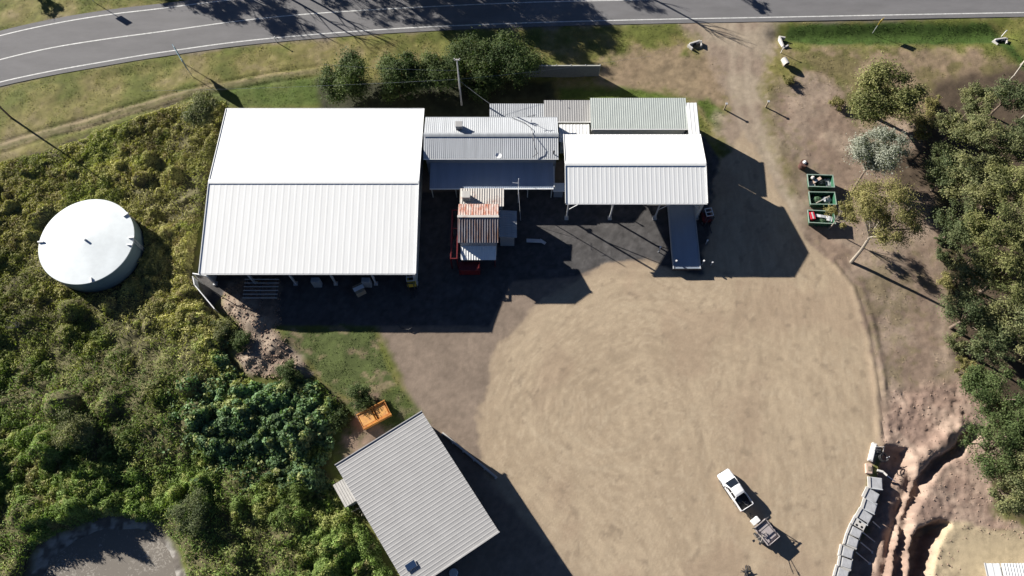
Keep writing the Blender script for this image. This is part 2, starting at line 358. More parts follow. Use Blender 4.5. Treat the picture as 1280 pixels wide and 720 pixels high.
# the yard, with the arcs that turning tyres leave
cc = g(880, 520); rad = np.hypot(X-cc.x, Y-cc.y); ang = np.arctan2(Y-cc.y, X-cc.x); ys_ = SD['yard']+(n1-.5)*3
flow = fbm(ys_*1.0, ang*2.6, 1.7, 4, 40, 0); fine = fbm(ys_*1.0, ang*5.0, 4.2, 3, 43, 0)          # wheel-worn bands that follow the edge of the yard
ns_ = fbm(X*1.0+Y*.12, Y*.16, 1.5, 4, 60, 0); q_ = g(760, 900); d_ = fbm(np.hypot(X-q_.x, Y-q_.y), np.arctan2(Y-q_.y, X-q_.x)*5, 2.2, 4, 64, 0)
wv_ = sst((X-cc.x)/14+(n1-.5)*2, -.2, .9); bl_ = sst(N(.11, 3, 49), .42, .58)
cw_ = sst(rad, 4, 13)*.75; mv = flow*(1-wv_)*cw_+ns_*(1-(1-wv_)*cw_); mv = mv*(1-.4*bl_)+d_*.4*bl_
yc = mixc(np.broadcast_to(C(.415,.328,.228), X.shape+(3,)), C(.360,.280,.193), sst(mv*.68+n1*.32, .39, .61))
yc = mixc(yc, C(.455,.372,.268), sst(mv*.5+fine*.5, .53, .66)*.38)
yc = mixc(yc, C(.32,.235,.165), sst(N(.13, 4, 97), .52, .68)*.45)
for (u_, v_, r_, w_, a_) in ((700,620,16,.7,.30),(700,620,18.0,.7,.30),(760,470,9,.6,.28),(760,470,11,.6,.28),(860,700,24,.7,.25),(860,700,26.2,.7,.25),(640,900,40,.7,.2),(640,900,42,.7,.2),(1300,560,30,.7,.3),(1300,560,32,.7,.3),(1300,520,34,.7,.3),(1300,520,36,.7,.3),(820,560,7,.6,.2),(980,600,9,.6,.22)):
    q_ = g(u_, v_); rd_ = np.abs(np.hypot(X-q_.x, Y-q_.y)-r_+(n1-.5)*5)
    yc = mixc(yc, C(.29,.225,.155) if r_ % 2 < 1 else C(.47,.385,.275), (1-sst(rd_, w_*.2, w_*.6))*a_*1.2*sst(fbm(X, Y, .12, 3, r_), .40, .58)*(.3+1.1*n4))
yc = yc*(.97+.06*n3[..., None])*(.86+.28*(fine*(1-wv_)+fbm(X*1.0, Y*.2, 3.6, 3, 62, 0)*wv_))[..., None]
yc = mixc(yc, C(.22,.17,.12), sst(N(.9, 3, 77), .70, .80)*.5)
yc = mixc(yc, C(.33,.255,.18), (1-sst(SD['yard'], 0, 2.5))*.45)
zone('yard', yc, -.3, .4, .8)
# grass patch below the big shed, broken by bare diagonal streaks
zone('patch', mixc(np.broadcast_to(C(.078,.100,.030), X.shape+(3,)), C(.25,.19,.12), sst(fbm(X*.5+Y*1.2, Y*.3-X*.6, .8, 4, 71, 0), .50, .64)*.75)*(.75+.5*n3[..., None]), -.3, .4, .7)
zone('mound', mixc(np.broadcast_to(C(.205,.155,.118), X.shape+(3,)), C(.27,.215,.165), sst(n2, .4, .6))*(.7+.6*n3[..., None]), -.4, .6, .8)
zone('bank', mixc(np.broadcast_to(C(.065,.085,.022), X.shape+(3,)), C(.21,.15,.11), sst(n2, .40, .58))*(.7+.6*n3[..., None]), -.3, .6, .8)
digc = mixc(np.broadcast_to(C(.265,.185,.145), X.shape+(3,)), C(.345,.255,.20), sst(n2*.6+n3*.4, .38, .62)); digc = mixc(digc, C(.22,.155,.125), sst(N(.6, 4, 88), .55, .7)*.6)
zone('dig', digc*(.8+.4*n4[..., None]), -.3, 1, 1.0)
zone('pad', C(.40,.325,.215)*(.85+.3*n2[..., None]), -.2, .4, .5)
zone('mud', mixc(np.broadcast_to(C(.33,.31,.28), X.shape+(3,)), C(.13,.115,.10), sst(n3, .4, .6))*(.8+.4*n4[..., None]), -.3, .8, .8)
ym_ = .35*sst(SD['yard'], -.5, .5); col = col*(1+(1-ym_*2)*(-.20+.40*fbm(X, Y, 2.6, 2, 123)))[..., None]
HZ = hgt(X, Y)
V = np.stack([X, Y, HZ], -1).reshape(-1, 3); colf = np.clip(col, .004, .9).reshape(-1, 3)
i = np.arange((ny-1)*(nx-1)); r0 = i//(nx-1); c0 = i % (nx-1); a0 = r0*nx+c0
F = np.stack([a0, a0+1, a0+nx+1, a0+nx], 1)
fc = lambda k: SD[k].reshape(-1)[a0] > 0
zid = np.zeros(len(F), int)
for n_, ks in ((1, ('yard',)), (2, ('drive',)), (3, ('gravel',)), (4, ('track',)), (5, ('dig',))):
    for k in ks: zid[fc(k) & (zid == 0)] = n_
for n_, nm in enumerate(('ground', 'gravel_yard', 'driveway', 'dark_gravel_and_shade', 'dirt_track', 'excavated_soil')):
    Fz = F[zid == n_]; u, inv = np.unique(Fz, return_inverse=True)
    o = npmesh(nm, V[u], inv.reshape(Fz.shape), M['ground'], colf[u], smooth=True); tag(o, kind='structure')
# ------------------------------------------------------------------ road and markings
def smooth_line(pl, n=90):
    P = [np.array(p) for p in wl(pl)]; P = [2*P[0]-P[1]]+P+[2*P[-1]-P[-2]]; out = []
    for k in range(1, len(P)-2):
        for t in np.linspace(0, 1, 9)[:-1]:
            out.append(.5*((2*P[k])+(-P[k-1]+P[k+1])*t+(2*P[k-1]-5*P[k]+4*P[k+1]-P[k+2])*t*t+(-P[k-1]+3*P[k]-3*P[k+1]+P[k+2])*t**3))
    out.append(P[-2]); return np.array(out)
def offs(L, d):
    t = np.gradient(L, axis=0); t /= np.linalg.norm(t, axis=1)[:, None]
    return L+np.stack([-t[:, 1], t[:, 0]], 1)*d
LN, LC, LS = map(smooth_line, (ROADN, ROADC, ROADS))
def strip(name, A, B, z, m):
    mb = MB(); mb.grid([[(p[0], p[1], z) for p in A], [(p[0], p[1], z) for p in B]]); return tag(mb.build(name, m), kind='structure')
strip('road', offs(LN, .9), offs(LS, -.75), .055, 'asphalt')
for L in (LN, LC, LS): strip('road_marking', offs(L, .085), offs(L, -.085), .060, 'line')
# ------------------------------------------------------------------ pond
c = [Vector((p[0], p[1], -.72)) for p in pg((46,692),(75,669),(130,652),(184,664),(214,690),(222,720),(222,850),(40,850),(34,740))]
tag(MB().poly(c).build('pond', 'pond'), kind='structure')
# ------------------------------------------------------------------ foliage
def leafquads(P, Nn, size, asp=.55, colr=None):
    n = len(P); Nn = Nn/np.linalg.norm(Nn, axis=1)[:, None]
    a = RNG.normal(size=(n, 3)); t = np.cross(Nn, a); t /= np.linalg.norm(t, axis=1)[:, None]; b_ = np.cross(Nn, t)
    s = (size*(.6+.8*RNG.random(n)))[:, None]*.5
    V = np.stack([P-t*s, P-b_*s*asp, P+t*s, P+b_*s*asp], 1).reshape(-1, 3)
    F = np.arange(4*n).reshape(n, 4)
    return V, F, np.repeat(colr, 4, 0)
def crownmesh(name, blobs, n, size, cols, parent, jitter=.24, up=.5, sparse=.0):
    # blobs: (x,y,z,rx,ry,rz); leaves fill the outer shell of every clump, unevenly
    n = int(n*1.6); bl = np.array(blobs); w = (bl[:, 3]*bl[:, 4]); w = w/w.sum(); k = RNG.choice(len(bl), n, p=w); b_ = bl[k]
    d = RNG.normal(size=(n, 3)); d /= np.linalg.norm(d, axis=1)[:, None]; d[:, 2] = np.where(d[:, 2] < -.35, -d[:, 2], d[:, 2])
    rr = (1-RNG.random(n)**1.3*.7)*(1+RNG.normal(size=n)*jitter)*(.75+.5*np.sin(k*1.7+d[:, 0]*4.1+d[:, 2]*3.3)**2)
    P = b_[:, :3]+d*b_[:, 3:6]*rr[:, None]
    Nn = d*.7+np.array([0, 0, up])+RNG.normal(size=(n, 3))*.55
    c = np.array(cols); ci = RNG.random(len(bl)); base = c[0]*(1-ci[k])[:, None]+c[1]*ci[k][:, None]
    base = base*1.25*(.7+.6*RNG.random(n))[:, None]; base = np.where((RNG.random(n) < .06)[:, None], c[-1]*.9+0*base, base)
    V, F, cl = leafquads(P, Nn, size*.78, .5, base)
    return npmesh(name, V, F, M['leaf'], cl, parent)
PAL = dict(
 olive=((.085,.098,.035),(.18,.18,.07),(.21,.19,.09)), dark=((.050,.068,.030),(.110,.128,.058),(.15,.15,.07)),
 grey=((.16,.175,.14),(.25,.26,.215),(.30,.29,.24)), yellow=((.12,.115,.042),(.20,.18,.07),(.22,.17,.08)),
 fresh=((.046,.072,.024),(.085,.110,.040),(.11,.12,.05)), gard=((.034,.056,.018),(.085,.112,.036),(.12,.13,.05)), mid=((.095,.110,.050),(.185,.185,.080),(.21,.20,.11)),
 gum=((.06,.075,.03),(.12,.13,.055),(.15,.13,.06)))
def tree(label, u, v, r, h, pal='mid', group=None, n=9000, name='tree', cat='tree', leaf=.30, clumps=14, lean=None, bark='bark', cr=None, sub=.42, flat=.75, base=None, sparse=False):
    """crown centre seen at (u,v); h = height of the crown's top"""
    zc = h-r*flat; c = g(u, v, zc) if base is None else base
    bx, by = (c.x, c.y) if lean is None else (lean[0], lean[1]); bz = gz(bx, by)-.1
    t = thing(name, label, cat, (bx, by, bz), 0, group)
    off = Vector((c.x-bx, c.y-by, zc-bz)); bl = []; tips = []
    clumps = int(clumps*1.7); sub = sub*.72; ex = random.uniform(0, 3.1); el_ = random.uniform(.78, 1.0)
    for k in range(clumps):
        a = k*2.39996+random.uniform(-.7, .7); q = math.sqrt((k+.4)/clumps)*.88*random.uniform(.8, 1.12); e = random.uniform(-.5, .95)*(1-q*.55)
        ca, sa = math.cos(a)*q*r, math.sin(a)*q*r*el_; p = off+Vector((ca*math.cos(ex)-sa*math.sin(ex), ca*math.sin(ex)+sa*math.cos(ex), e*r*flat*.85)); s = r*sub*random.choice((.6,.8,1,1.3))*random.uniform(.8, 1.2)
        bl.append((p.x, p.y, p.z, s, s*random.uniform(.8, 1.2), s*random.uniform(.6, .9))); tips.append(p)
    tr = MB(); r0 = max(.06, r*(.036 if sparse else .055)); fork = off*.55
    mid = off*.3+Vector((random.uniform(-.1, .1), random.uniform(-.1, .1), 0))
    tr.tube([(0,0,-.2), mid, fork], [r0*1.25, r0, r0*.8], 9)
    for p in tips[::2] if not sparse else tips:
        m1 = fork.lerp(p, .5)+Vector((random.uniform(-.2, .2)*r*.4, random.uniform(-.2, .2)*r*.4, .1*r)); tr.tube([fork, m1, p], [r0*.6, r0*.35, r0*.12], 6)
        if sparse:
            for _ in range(3):
                q = m1.lerp(p, random.random()); tr.tube([q, q+Vector((random.uniform(-1,1), random.uniform(-1,1), random.uniform(-.1,.8)))*r*.25], [r0*.2, r0*.06], 5)
    tr.build('trunk', bark, t)
    crownmesh('crown', bl, n, leaf, PAL[pal], t)
    return t
GB = 'garden trees behind the sheds'
tree('round dark green tree behind the big shed, the one furthest left of its row', 431, 100, 3.6, 5.0, 'gard', GB, 15000, leaf=.3, sub=.52)
tree('round olive green tree behind the big shed near its right end', 506, 93, 3.3, 5.0, 'gard', GB, 15000, leaf=.3, sub=.52)
tree('smaller bushy tree left of the pale power pole', 550, 88, 3.2, 4.8, 'gard', GB, 13000, leaf=.28, sub=.52)
tree('olive bushy tree just right of the pale power pole', 590, 80, 3.8, 5.2, 'gard', GB, 16000, leaf=.28, sub=.52)
tree('wide dark tree between the power pole and the grey fence', 636, 76, 4.4, 5.4, 'gard', GB, 19000, leaf=.3, sub=.5)
tree('low dark shrubby tree in shade close behind the office roof', 600, 102, 2.8, 3.4, 'gard', GB, 6000, leaf=.28)
tree('low dark shrubby tree in shade left of the office roof corner', 500, 112, 2.4, 3.0, 'gard', GB, 5000, leaf=.28)
tree('dark bushy tree at the far left corner of the big shed, above the scrub', 254, 138, 2.8, 5.0, 'mid', None, 9000, leaf=.28)
tree('large olive tree with a rounded crown standing alone in the dry grass', 1107, 124, 4.9, 7.5, 'olive', None, 16000, leaf=.34)
b0 = g(1064, 242)
tree('silver grey leaved tree with a bare dark stem', 1098, 186, 3.9, 7.0, 'grey', None, 13000, lean=(b0.x, b0.y), leaf=.26, sparse=True, clumps=16, sub=.36)
b1 = g(1064, 328)
tree('thin yellowish gum tree leaning from the edge of the yard', 1108, 268, 5.2, 12.2, 'yellow', None, 12000, lean=(b1.x, b1.y), leaf=.24, sparse=True, clumps=18, sub=.30, bark='palebark', flat=.6)
b2 = g(1082, 300)
tree('small thin gum beside the third green skip bin', 1052, 268, 2.2, 5.6, 'yellow', None, 2200, leaf=.24, sparse=True, clumps=7, sub=.33, bark='palebark')
FR = 'trees of the wood along the right side'
fl = [
 (1222,128,3.3,7,'mid','bushy tree at the upper left tip of the wood, nearest the road'),(1262,120,2.8,6.5,'dark','small dark round tree at the top right of the wood'),
 (1196,160,3.6,7,'mid','mid green tree on the wood edge right of the silver grey tree'),(1238,178,4.2,8,'mid','broad mid green tree behind the first row at the top of the wood'),
 (1276,176,3.8,7.5,'dark','dark tree at the picture edge in the upper wood'),(1182,222,3.0,5.5,'dark','low dark tree in shade on the wood edge below the silver grey tree'),
 (1218,232,3.9,8,'mid','leafy tree of the wood level with the green skip bins'),(1262,232,4.0,8.5,'olive','olive tree deeper in the wood level with the skip bins'),
 (1198,282,3.3,6.5,'dark','dark tree on the wood edge below the skip bins level'),(1245,290,4.4,9,'olive','large sunlit olive tree in the middle of the wood'),
 (1284,282,4.0,9,'mid','green tree cut by the right picture edge in the middle of the wood'),(1212,338,3.4,7,'mid','green tree on the wood edge where the long trunk shadow points'),
 (1258,345,4.2,8.5,'olive','olive tree in the lower middle of the wood'),(1214,395,3.5,7,'dark','dark tree on the wood edge just past the end of the long shadow'),
 (1268,402,4.1,8,'mid','round green tree at the picture edge in the lower middle wood'),(1238,432,3.4,6.5,'dark','dark tree in shade just above the bright green trees'),
 (1252,500,4.3,7,'fresh','bright green feathery tree, uppermost of the fresh green ones'),(1282,540,4.0,7,'fresh','bright green tree at the picture edge beside the excavation'),
 (1246,562,3.6,6.5,'fresh','bright green tree leaning over the excavated soil'),(1262,612,3.4,6,'mid','grey green tree at the lower end of the wood'),
 (1310,600,4.4,7.5,'mid','green tree behind the lower end of the wood'),(1320,440,4.6,8,'mid','tall tree behind the lower wood'),(1325,340,4.6,9,'mid','tall tree deep in the wood'),(1320,230,4.6,9,'mid','tall tree deep in the upper wood'),(1225,480,2.6,4.6,'fresh','small yellow green tree on the wood edge above the excavation'),
 (1180,195,2.2,4.0,'dark','low dark bush in the shade between silver grey tree and wood')]
for u, v, r, h, p, lb in fl: tree(lb, u, v, r*random.uniform(.86,1.04), h, p, FR, int(560*r*r**.4)+1800, leaf=.27, clumps=20, sub=.34)
# trees across the road, outside the picture: their shade lies on the asphalt
sx, sy = 2.15, -1.45
k = 0
NT = 'gum trees across the road'
for (u, v, h, r, dense) in ((262,6,8,2.7,1),(290,12,9,2.4,1),(350,22,9,3.6,1),(545,2,9,3.6,1),(590,20,10,4.2,1),(625,34,9,3.4,1),(675,22,11,5.0,1),(725,62,10,3.6,1),(690,48,9,3.6,1),(565,40,7.5,2.0,1),(505,8,8,3.0,0),(590,-6,9,3.8,1),(650,4,10,4.0,1),(705,8,9,3.6,1),(735,34,9,3.0,1),(600,44,8,2.4,1),(470,14,9,2.2,0),(800,2,10,2.2,0),(948,8,5,1.1,1),(420,4,8,1.9,0),(215,-8,7,2.6,1),(60,6,3,1.6,1)):
    s_ = g(u, v); c = Vector((s_.x-sx*(h-r*.7), s_.y-sy*(h-r*.7), 0)); k += 1
    tree(('tall' if h > 8.5 else 'slender')+' gum tree across the road, standing outside the picture so that only its shade shows', 0, 0, r, h, 'gum', NT, int(330*r*r*(1 if dense else .4))+300, leaf=.30, sparse=True, clumps=14, sub=.34, base=c, bark='palebark')
for u, v, h, sd in ((325,-22,9,1),(352,-20,8,2),(760,-28,9,3),(300,-14,6,4)):
    p = g(u, v); q_ = random.Random(sd); t = thing('bare_tree', 'bare thin tree across the road outside the picture, seen only by its branching shadow', 'tree', (p.x, p.y, 0), 0, 'bare trees across the road')
    b_ = MB(); b_.tube([(0,0,-.2),(.2,.1,h*.4),(.1,-.1,h*.7),(.4,.1,h)], [.19,.15,.10,.03], 8); b_.build('trunk', 'palebark', t)
    for k in range(9):
        a_ = q_.uniform(0, 6.28); z_ = h*q_.uniform(.35,.85); l_ = q_.uniform(1.0,2.4); d_ = Vector((math.cos(a_), math.sin(a_), .9)); m_ = Vector((.15,0,z_))+d_*l_*.5
        MB().tube([(.15,0,z_), m_, m_+Vector((d_.x*.5+.2, d_.y*.5, 1.2))*l_*.5, ], [.07,.045,.015], 5).tube([m_, m_+Vector((d_.y, -d_.x, .8))*l_*.5], [.04,.012], 5).build('branch', 'palebark', t)
# grass blades on the verges and open ground
n = 420000; gx2 = RNG.uniform(-78, 80, n); gy2 = RNG.uniform(8, 88, n); m_ = np.ones(n, bool)
for k_ in ('scrub','yard','greyd','gravel','drive','mud','pad','dig','mound','forest','backlot_shade'): m_ &= sdist(gx2, gy2, Z[k_]) < (-.2 if k_ != 'backlot_shade' else 0)
m_ &= sdist(gx2, gy2, roadpoly) < -.9
ixx = np.clip(np.searchsorted(xs, gx2), 0, nx-1); iyy = np.clip(np.searchsorted(ys, gy2), 0, ny-1); gc = col[iyy, ixx]
m_ &= RNG.random(n) < np.clip((gc[:, 1]/gc[:, 0]-.72)*3.2, .03, 1)*np.clip(fbm(gx2, gy2, .6, 3, 14)*2.6-.7, .05, 1)
gx2, gy2, gc = gx2[m_], gy2[m_], gc[m_]; n = len(gx2)
Pg = np.stack([gx2, gy2, hgt(gx2, gy2)+.03+.09*RNG.random(n)], 1)
V2, F2, c2 = leafquads(Pg, np.array([0,0,1.])+RNG.normal(size=(n,3))*.6, .20, .22, gc*(.9+.75*RNG.random(n))[:, None])
tag(npmesh('grass', V2, F2, M['leaf'], c2), 'short olive green grass tufts on the road verges and open ground', 'grass', kind='stuff')
# ------------------------------------------------------------------ scrub
SC = Z['scrub']; tankc = g(108, 301, 2.8); TR = 5.75
bx0, bx1, by0, by1 = -78, -9, -3, 70
SG = .25; gxs = np.arange(bx0, bx1, SG); gys = np.arange(by0, by1, SG); GX, GY = np.meshgrid(gxs, gys)
top = np.zeros(GX.shape)
def dome(x, y, r, h):
    i0 = max(0, int((x-r-bx0)/SG)); i1 = min(len(gxs), int((x+r-bx0)/SG)+2); j0 = max(0, int((y-r-by0)/SG)); j1 = min(len(gys), int((y+r-by0)/SG)+2)
    if i0 >= i1 or j0 >= j1: return
    d = np.hypot(GX[j0:j1, i0:i1]-x, GY[j0:j1, i0:i1]-y)/r
    top[j0:j1, i0:i1] = np.maximum(top[j0:j1, i0:i1], h*np.sqrt(np.clip(1-d*d, 0, 1)))
rr = random.Random(3); ok = sdist(GX, GY, SC); tk = np.hypot(GX-tankc.x, GY-tankc.y)
lowg = 1-sst(GY, 10, 50)
rg = 1-np.abs(fbm(GX, GY, .33, 4, 21)-.5)*4; rg = np.clip(rg, 0, 1)
top = .10+.75*np.clip(fbm(GX, GY, .16, 4, 5)*2.2-.75, 0, 1.2)*(.7+.9*lowg)+.45*rg*fbm(GX, GY, .9, 3, 7)
for _ in range(260):
    j = rr.randrange(len(gys)); i_ = rr.randrange(len(gxs))
    if ok[j, i_] < 1.2 or tk[j, i_] < TR+1.6: continue
    low = lowg[j, i_]; r_ = (.5+1.1*rr.random()**2)*(.75+.5*low); dome(gxs[i_], gys[j], r_, r_*(.6+.6*rr.random())+.5)
for (u, v, r_, h_) in ((70,505,2.0,3.4),(95,545,1.8,3.0),(55,560,2.2,3.0),(130,510,1.4,2.2),(235,648,1.8,2.4),(300,520,3.0,1.9),(335,545,2.4,1.7),(270,545,2.4,1.5),(345,500,2.0,1.5),(380,600,2.0,1.7),(30,640,1.9,2.2),(90,640,1.8,2.3),(360,655,2.3,1.5),(420,680,2.0,1.4)):
    c = g(u, v, h_*.6); dome(c.x, c.y, r_, h_)
top = top*(.62+.76*fbm(GX, GY, .9, 3, 15))*np.clip(ok/.8, 0, 1)*np.clip((tk-TR-.1)/.9, 0, 1)
def sample(arr, x, y):
    fx = np.clip((x-bx0)/SG, 0, len(gxs)-1.01); fy = np.clip((y-by0)/SG, 0, len(gys)-1.01); i_ = fx.astype(int); j = fy.astype(int); fx -= i_; fy -= j
    return (arr[j, i_]*(1-fx)+arr[j, i_+1]*fx)*(1-fy)+(arr[j+1, i_]*(1-fx)+arr[j+1, i_+1]*fx)*fy
gnd = hgt(GX, GY)
gyd, gxd = np.gradient(top, SG)
# tussocks and sprigs: leaves gather round many small centres, thinning outward
NT_ = 21000; tx = RNG.uniform(bx0, bx1, NT_); ty = RNG.uniform(by0, by1, NT_); kk = sample(ok, tx, ty) > 0; tx, ty = tx[kk], ty[kk]; NT_ = len(tx)
trad = .22+1.15*RNG.random(NT_)**3; tw = trad**1.7*(.15+1.0*(fbm(tx, ty, .22, 3, 91) < .56)); tcol = RNG.random(NT_)
n = 620000; ti = RNG.choice(NT_, n, p=tw/tw.sum()); gr = RNG.normal(size=(n, 3)); tr_ = trad[ti]
px = tx[ti]+gr[:, 0]*tr_*.55; py = ty[ti]+gr[:, 1]*tr_*.55; dd2 = (gr[:, 0]**2+gr[:, 1]**2)*.5
s_ok = sample(ok, px, py)+(fbm(px, py, .8, 2)-.5)*1.0; tkp = np.hypot(px-tankc.x, py-tankc.y); tp = sample(top, px, py)
keep = (s_ok > 0) & (tkp > TR+.12)
px, py, tp, dd2, tr_, ti, gr = px[keep], py[keep], tp[keep], dd2[keep], tr_[keep], ti[keep], gr[keep]; n = len(px)
gx_, gy_ = sample(gxd, px, py)-gr[:, 0]*.9, sample(gyd, px, py)-gr[:, 1]*.9; gn = sample(gnd, px, py)
pz = gn+tp*.9+np.minimum(tr_, .9)*(.45+.5*(1-sst(py, 14, 46)))*np.exp(-dd2)*(.35+.75*RNG.random(n))
# palettes by place: dry olive up the slope, lush and blue-green lower down
lowf = 1-sst(py, 14, 46); v1 = fbm(px, py, .14, 3, 33); v2 = fbm(px, py, .5, 3, 44); v3 = fbm(px, py, 1.6, 2, 55)
dry = np.array([.375,.350,.135]); oli = np.array([.27,.295,.085]); lus = np.array([.150,.215,.055]); tea = np.array([.110,.175,.082]); brn = np.array([.20,.145,.085])
wv = sst(v1+.28*lowf-.10, .42, .62)
cl = dry*(1-wv)[:, None]+oli*wv[:, None]; wl_ = sst(v2*.5+lowf*.55, .48, .80); cl = cl*(1-wl_)[:, None]+lus*wl_[:, None]
wb = sst(v2*.6+v3*.4+(1-lowf)*.05, .60, .72)*.65; cl = cl*(1-wb)[:, None]+brn*wb[:, None]
vinep = pg((262,470),(330,455),(390,480),(415,520),(398,590),(350,600),(280,590),(235,560),(215,520)); wvn = sst(sdist(px, py, vinep)+(v2-.5)*9, -1.5, 1.5)
isv = RNG.random(n) < wvn*.85
cl[isv] = tea*(.8+.5*v3[isv])[:, None]
cl = cl*(.66+.68*RNG.random(n))[:, None]*(.7+.6*tcol[ti])[:, None]*(.8+.4*v3)[:, None]; cl = cl*(.55+.95*fbm(px, py, .11, 3, 66))[:, None]; yl = tcol[ti] > .80; cl[yl] = cl[yl]*.45+dry*.55*(.7+.5*RNG.random(int(yl.sum())))[:, None]
nn = np.stack([-gx_*.8, -gy_*.8, np.ones(n)], 1)+RNG.normal(size=(n, 3))*.6
for nm, msk, sz, asp in (('scrub', ~isv, .34, .26), ('broadleaf_vine', isv, .30, .85)):
    P = np.stack([px, py, pz], 1)[msk]
    V2, F2, c2 = leafquads(P, nn[msk], sz, asp, cl[msk])
    o = npmesh(nm, V2, F2, M['leaf'], c2); tag(o, kind='stuff')
    tag(o, 'tangled olive and yellow green scrub covering the slope round the water tank' if nm == 'scrub' else 'dense blue green broad leaved vine thicket left of the small grey shed', 'scrub' if nm == 'scrub' else 'vines')
# the thicket's own body below its leaf tips
m_ = (top > .10) & (ok > .2) & (tk > TR+.5)
SV = np.stack([GX, GY, gnd+np.maximum(top*.85-.06, -.15)], -1).reshape(-1, 3)
i_ = np.arange((len(gys)-1)*(len(gxs)-1)); r0 = i_//(len(gxs)-1); c0 = i_ % (len(gxs)-1); a0 = r0*len(gxs)+c0
a0 = a0[m_.reshape(-1)[a0] & m_.reshape(-1)[a0+1] & m_.reshape(-1)[a0+len(gxs)]]
F3 = np.stack([a0, a0+1, a0+len(gxs)+1, a0+len(gxs)], 1); uq, inv = np.unique(F3, return_inverse=True)
o = npmesh('scrub_undergrowth', SV[uq], inv.reshape(F3.shape), M['ground'], (np.array([.115,.105,.050])*(.5+1.0*fbm(SV[uq][:, 0], SV[uq][:, 1], 1.1, 3, 12))[:, None]), smooth=True)
tag(o, 'twiggy dark undergrowth beneath the scrub leaves on the slope', 'undergrowth', kind='stuff')
# single shrubs that stand out
SH = 'shrubs beside the soil heaps and small shed'
for lb, u, v, r, h, p in (('small dark green shrub on the soil heap, upper of two', 300, 428, 1.3, 1.7, 'fresh'), ('small round shrub in the scrub just left of the soil heap', 278, 412, 1.3, 1.6, 'mid'),
    ('leafy blue green shrub at the lower end of the soil heap', 362, 466, 1.7, 2.0, 'fresh'), ('bright green shrub behind the orange tipper body', 452, 497, 1.7, 2.0, 'fresh'),
    ('low green shrub left of the orange tipper body', 424, 522, 1.4, 1.3, 'fresh'), ('dark green dense shrub above the right bank of the pond', 236, 640, 2.4, 3.6, 'dark'),
    ('tall fern like shrub shading the bank above the pond', 92, 540, 2.3, 4.2, 'mid')):
    tree(lb, u, v, r, h, p, None, int(2300*r), name='shrub', cat='shrub', leaf=.2, clumps=9, sub=.5)
# dry bushes along the foot of the wood
for i_, (u, v, r) in enumerate(((1172,272,1.0),(1176,300,.9),(1178,320,.9),(1184,352,1.2),(1196,430,1.3),(1205,458,1.4),(1166,128,1.3),(1158,150,1.5),(1150,168,1.3),(985,100,.9),(1045,130,1.0))):
    tree(['low brown green bush at the foot of the wood, level with the skip bins','tiny dark bush below the first low bush of the wood edge','tiny dark bush on bare dirt, lowest of the close three','bare twiggy bush where the wood edge bends','low bush on the wood edge beyond the long trunk shadow','yellow green bush on the wood edge above the excavation','reddish dry bush right of the large olive tree, uppermost','reddish dry bush right of the large olive tree, middle one','reddish dry bush right of the large olive tree, lowest','small grassy tussock bush beside the driveway','small tussock bush left of the large olive tree'][i_], u, v, r, r*1.2, ['dark','dark','dark','yellow','mid','yellow','yellow','yellow','yellow','yellow','yellow'][i_], 'low bushes at the foot of the wood', int(1500*r), name='bush', cat='bush', leaf=.2, clumps=7, sub=.5)
# ------------------------------------------------------------------ buildings
def rect(w, s, e, n_): return w, s, e, n_
def gable(t, w, e, s, n_, he, hr, mn, ms=None, pitch=.5, rib=.05, over=0, ridgem=None):
    ym = (s+n_)/2; ms = ms or mn
    MB().sheet((w,n_,he),(e,n_,he),(e,ym,hr),(w,ym,hr), pitch, rib).build('roof_slope', mn, t)
    MB().sheet((w,s,he),(e,s,he),(e,ym,hr),(w,ym,hr), pitch, rib).build('roof_slope', ms, t)
    cap = MB(); sl = math.atan2(hr-he, ym-s)
    for sg in (-1, 1): cap.box(((w+e)/2, ym+sg*.14, hr+.075-.14*math.tan(sl)), (e-w+.06, .30, .02), rx=-sg*sl)
    cap.build('ridge_cap', ridgem or mn, t)
def gutter(t, w, e, y, z, m='steel'): MB().box(((w+e)/2, y, z), (e-w, .12, .12)).build('gutter', m, t)
def barge(t, x, s, n_, he, hr, m='steel'):
    ym = (s+n_)/2; b_ = MB()
    for y0 in (s, n_):
        L = math.hypot(ym-y0, hr-he); b_.box((x, (y0+ym)/2, (he+hr)/2-.02), (.08, L, .18), rx=math.atan2(hr-he, ym-y0) if y0 == s else -math.atan2(hr-he, y0-ym))
    b_.build('barge_board', m, t)
def gwalls(w, e, s, n_, he, hr, sides, th=.12, mb=None, z0=-.1, inset=.25):
    mb = mb or MB(); w += inset; e -= inset; s2 = s+inset; n2 = n_-inset; ym = (s+n_)/2
    k = (hr-he)/(ym-s)
    for sd in sides:
        if sd in 'EW':
            x = e if sd == 'E' else w
            zt = he+k*inset-.08
            vs = [(x, s2, z0), (x, n2, z0), (x, n2, zt), (x, ym, hr-.1), (x, s2, zt)]
            a_ = [mb.b.verts.new(p) for p in vs]; b2 = [mb.b.verts.new((p[0]+(th if sd == 'W' else -th), p[1], p[2])) for p in vs]
            mb.b.faces.new(a_); mb.b.faces.new(b2[::-1])
            for i in range(5): mb.b.faces.new((a_[i], a_[(i+1) % 5], b2[(i+1) % 5], b2[i]))
        else:
            y = n2 if sd == 'N' else s2; zt = he+k*inset-.08
            mb.box(((w+e)/2, y-(th/2 if sd == 'N' else -th/2), (zt+z0)/2), (e-w-2*th-.01, th, zt-z0))
    return mb
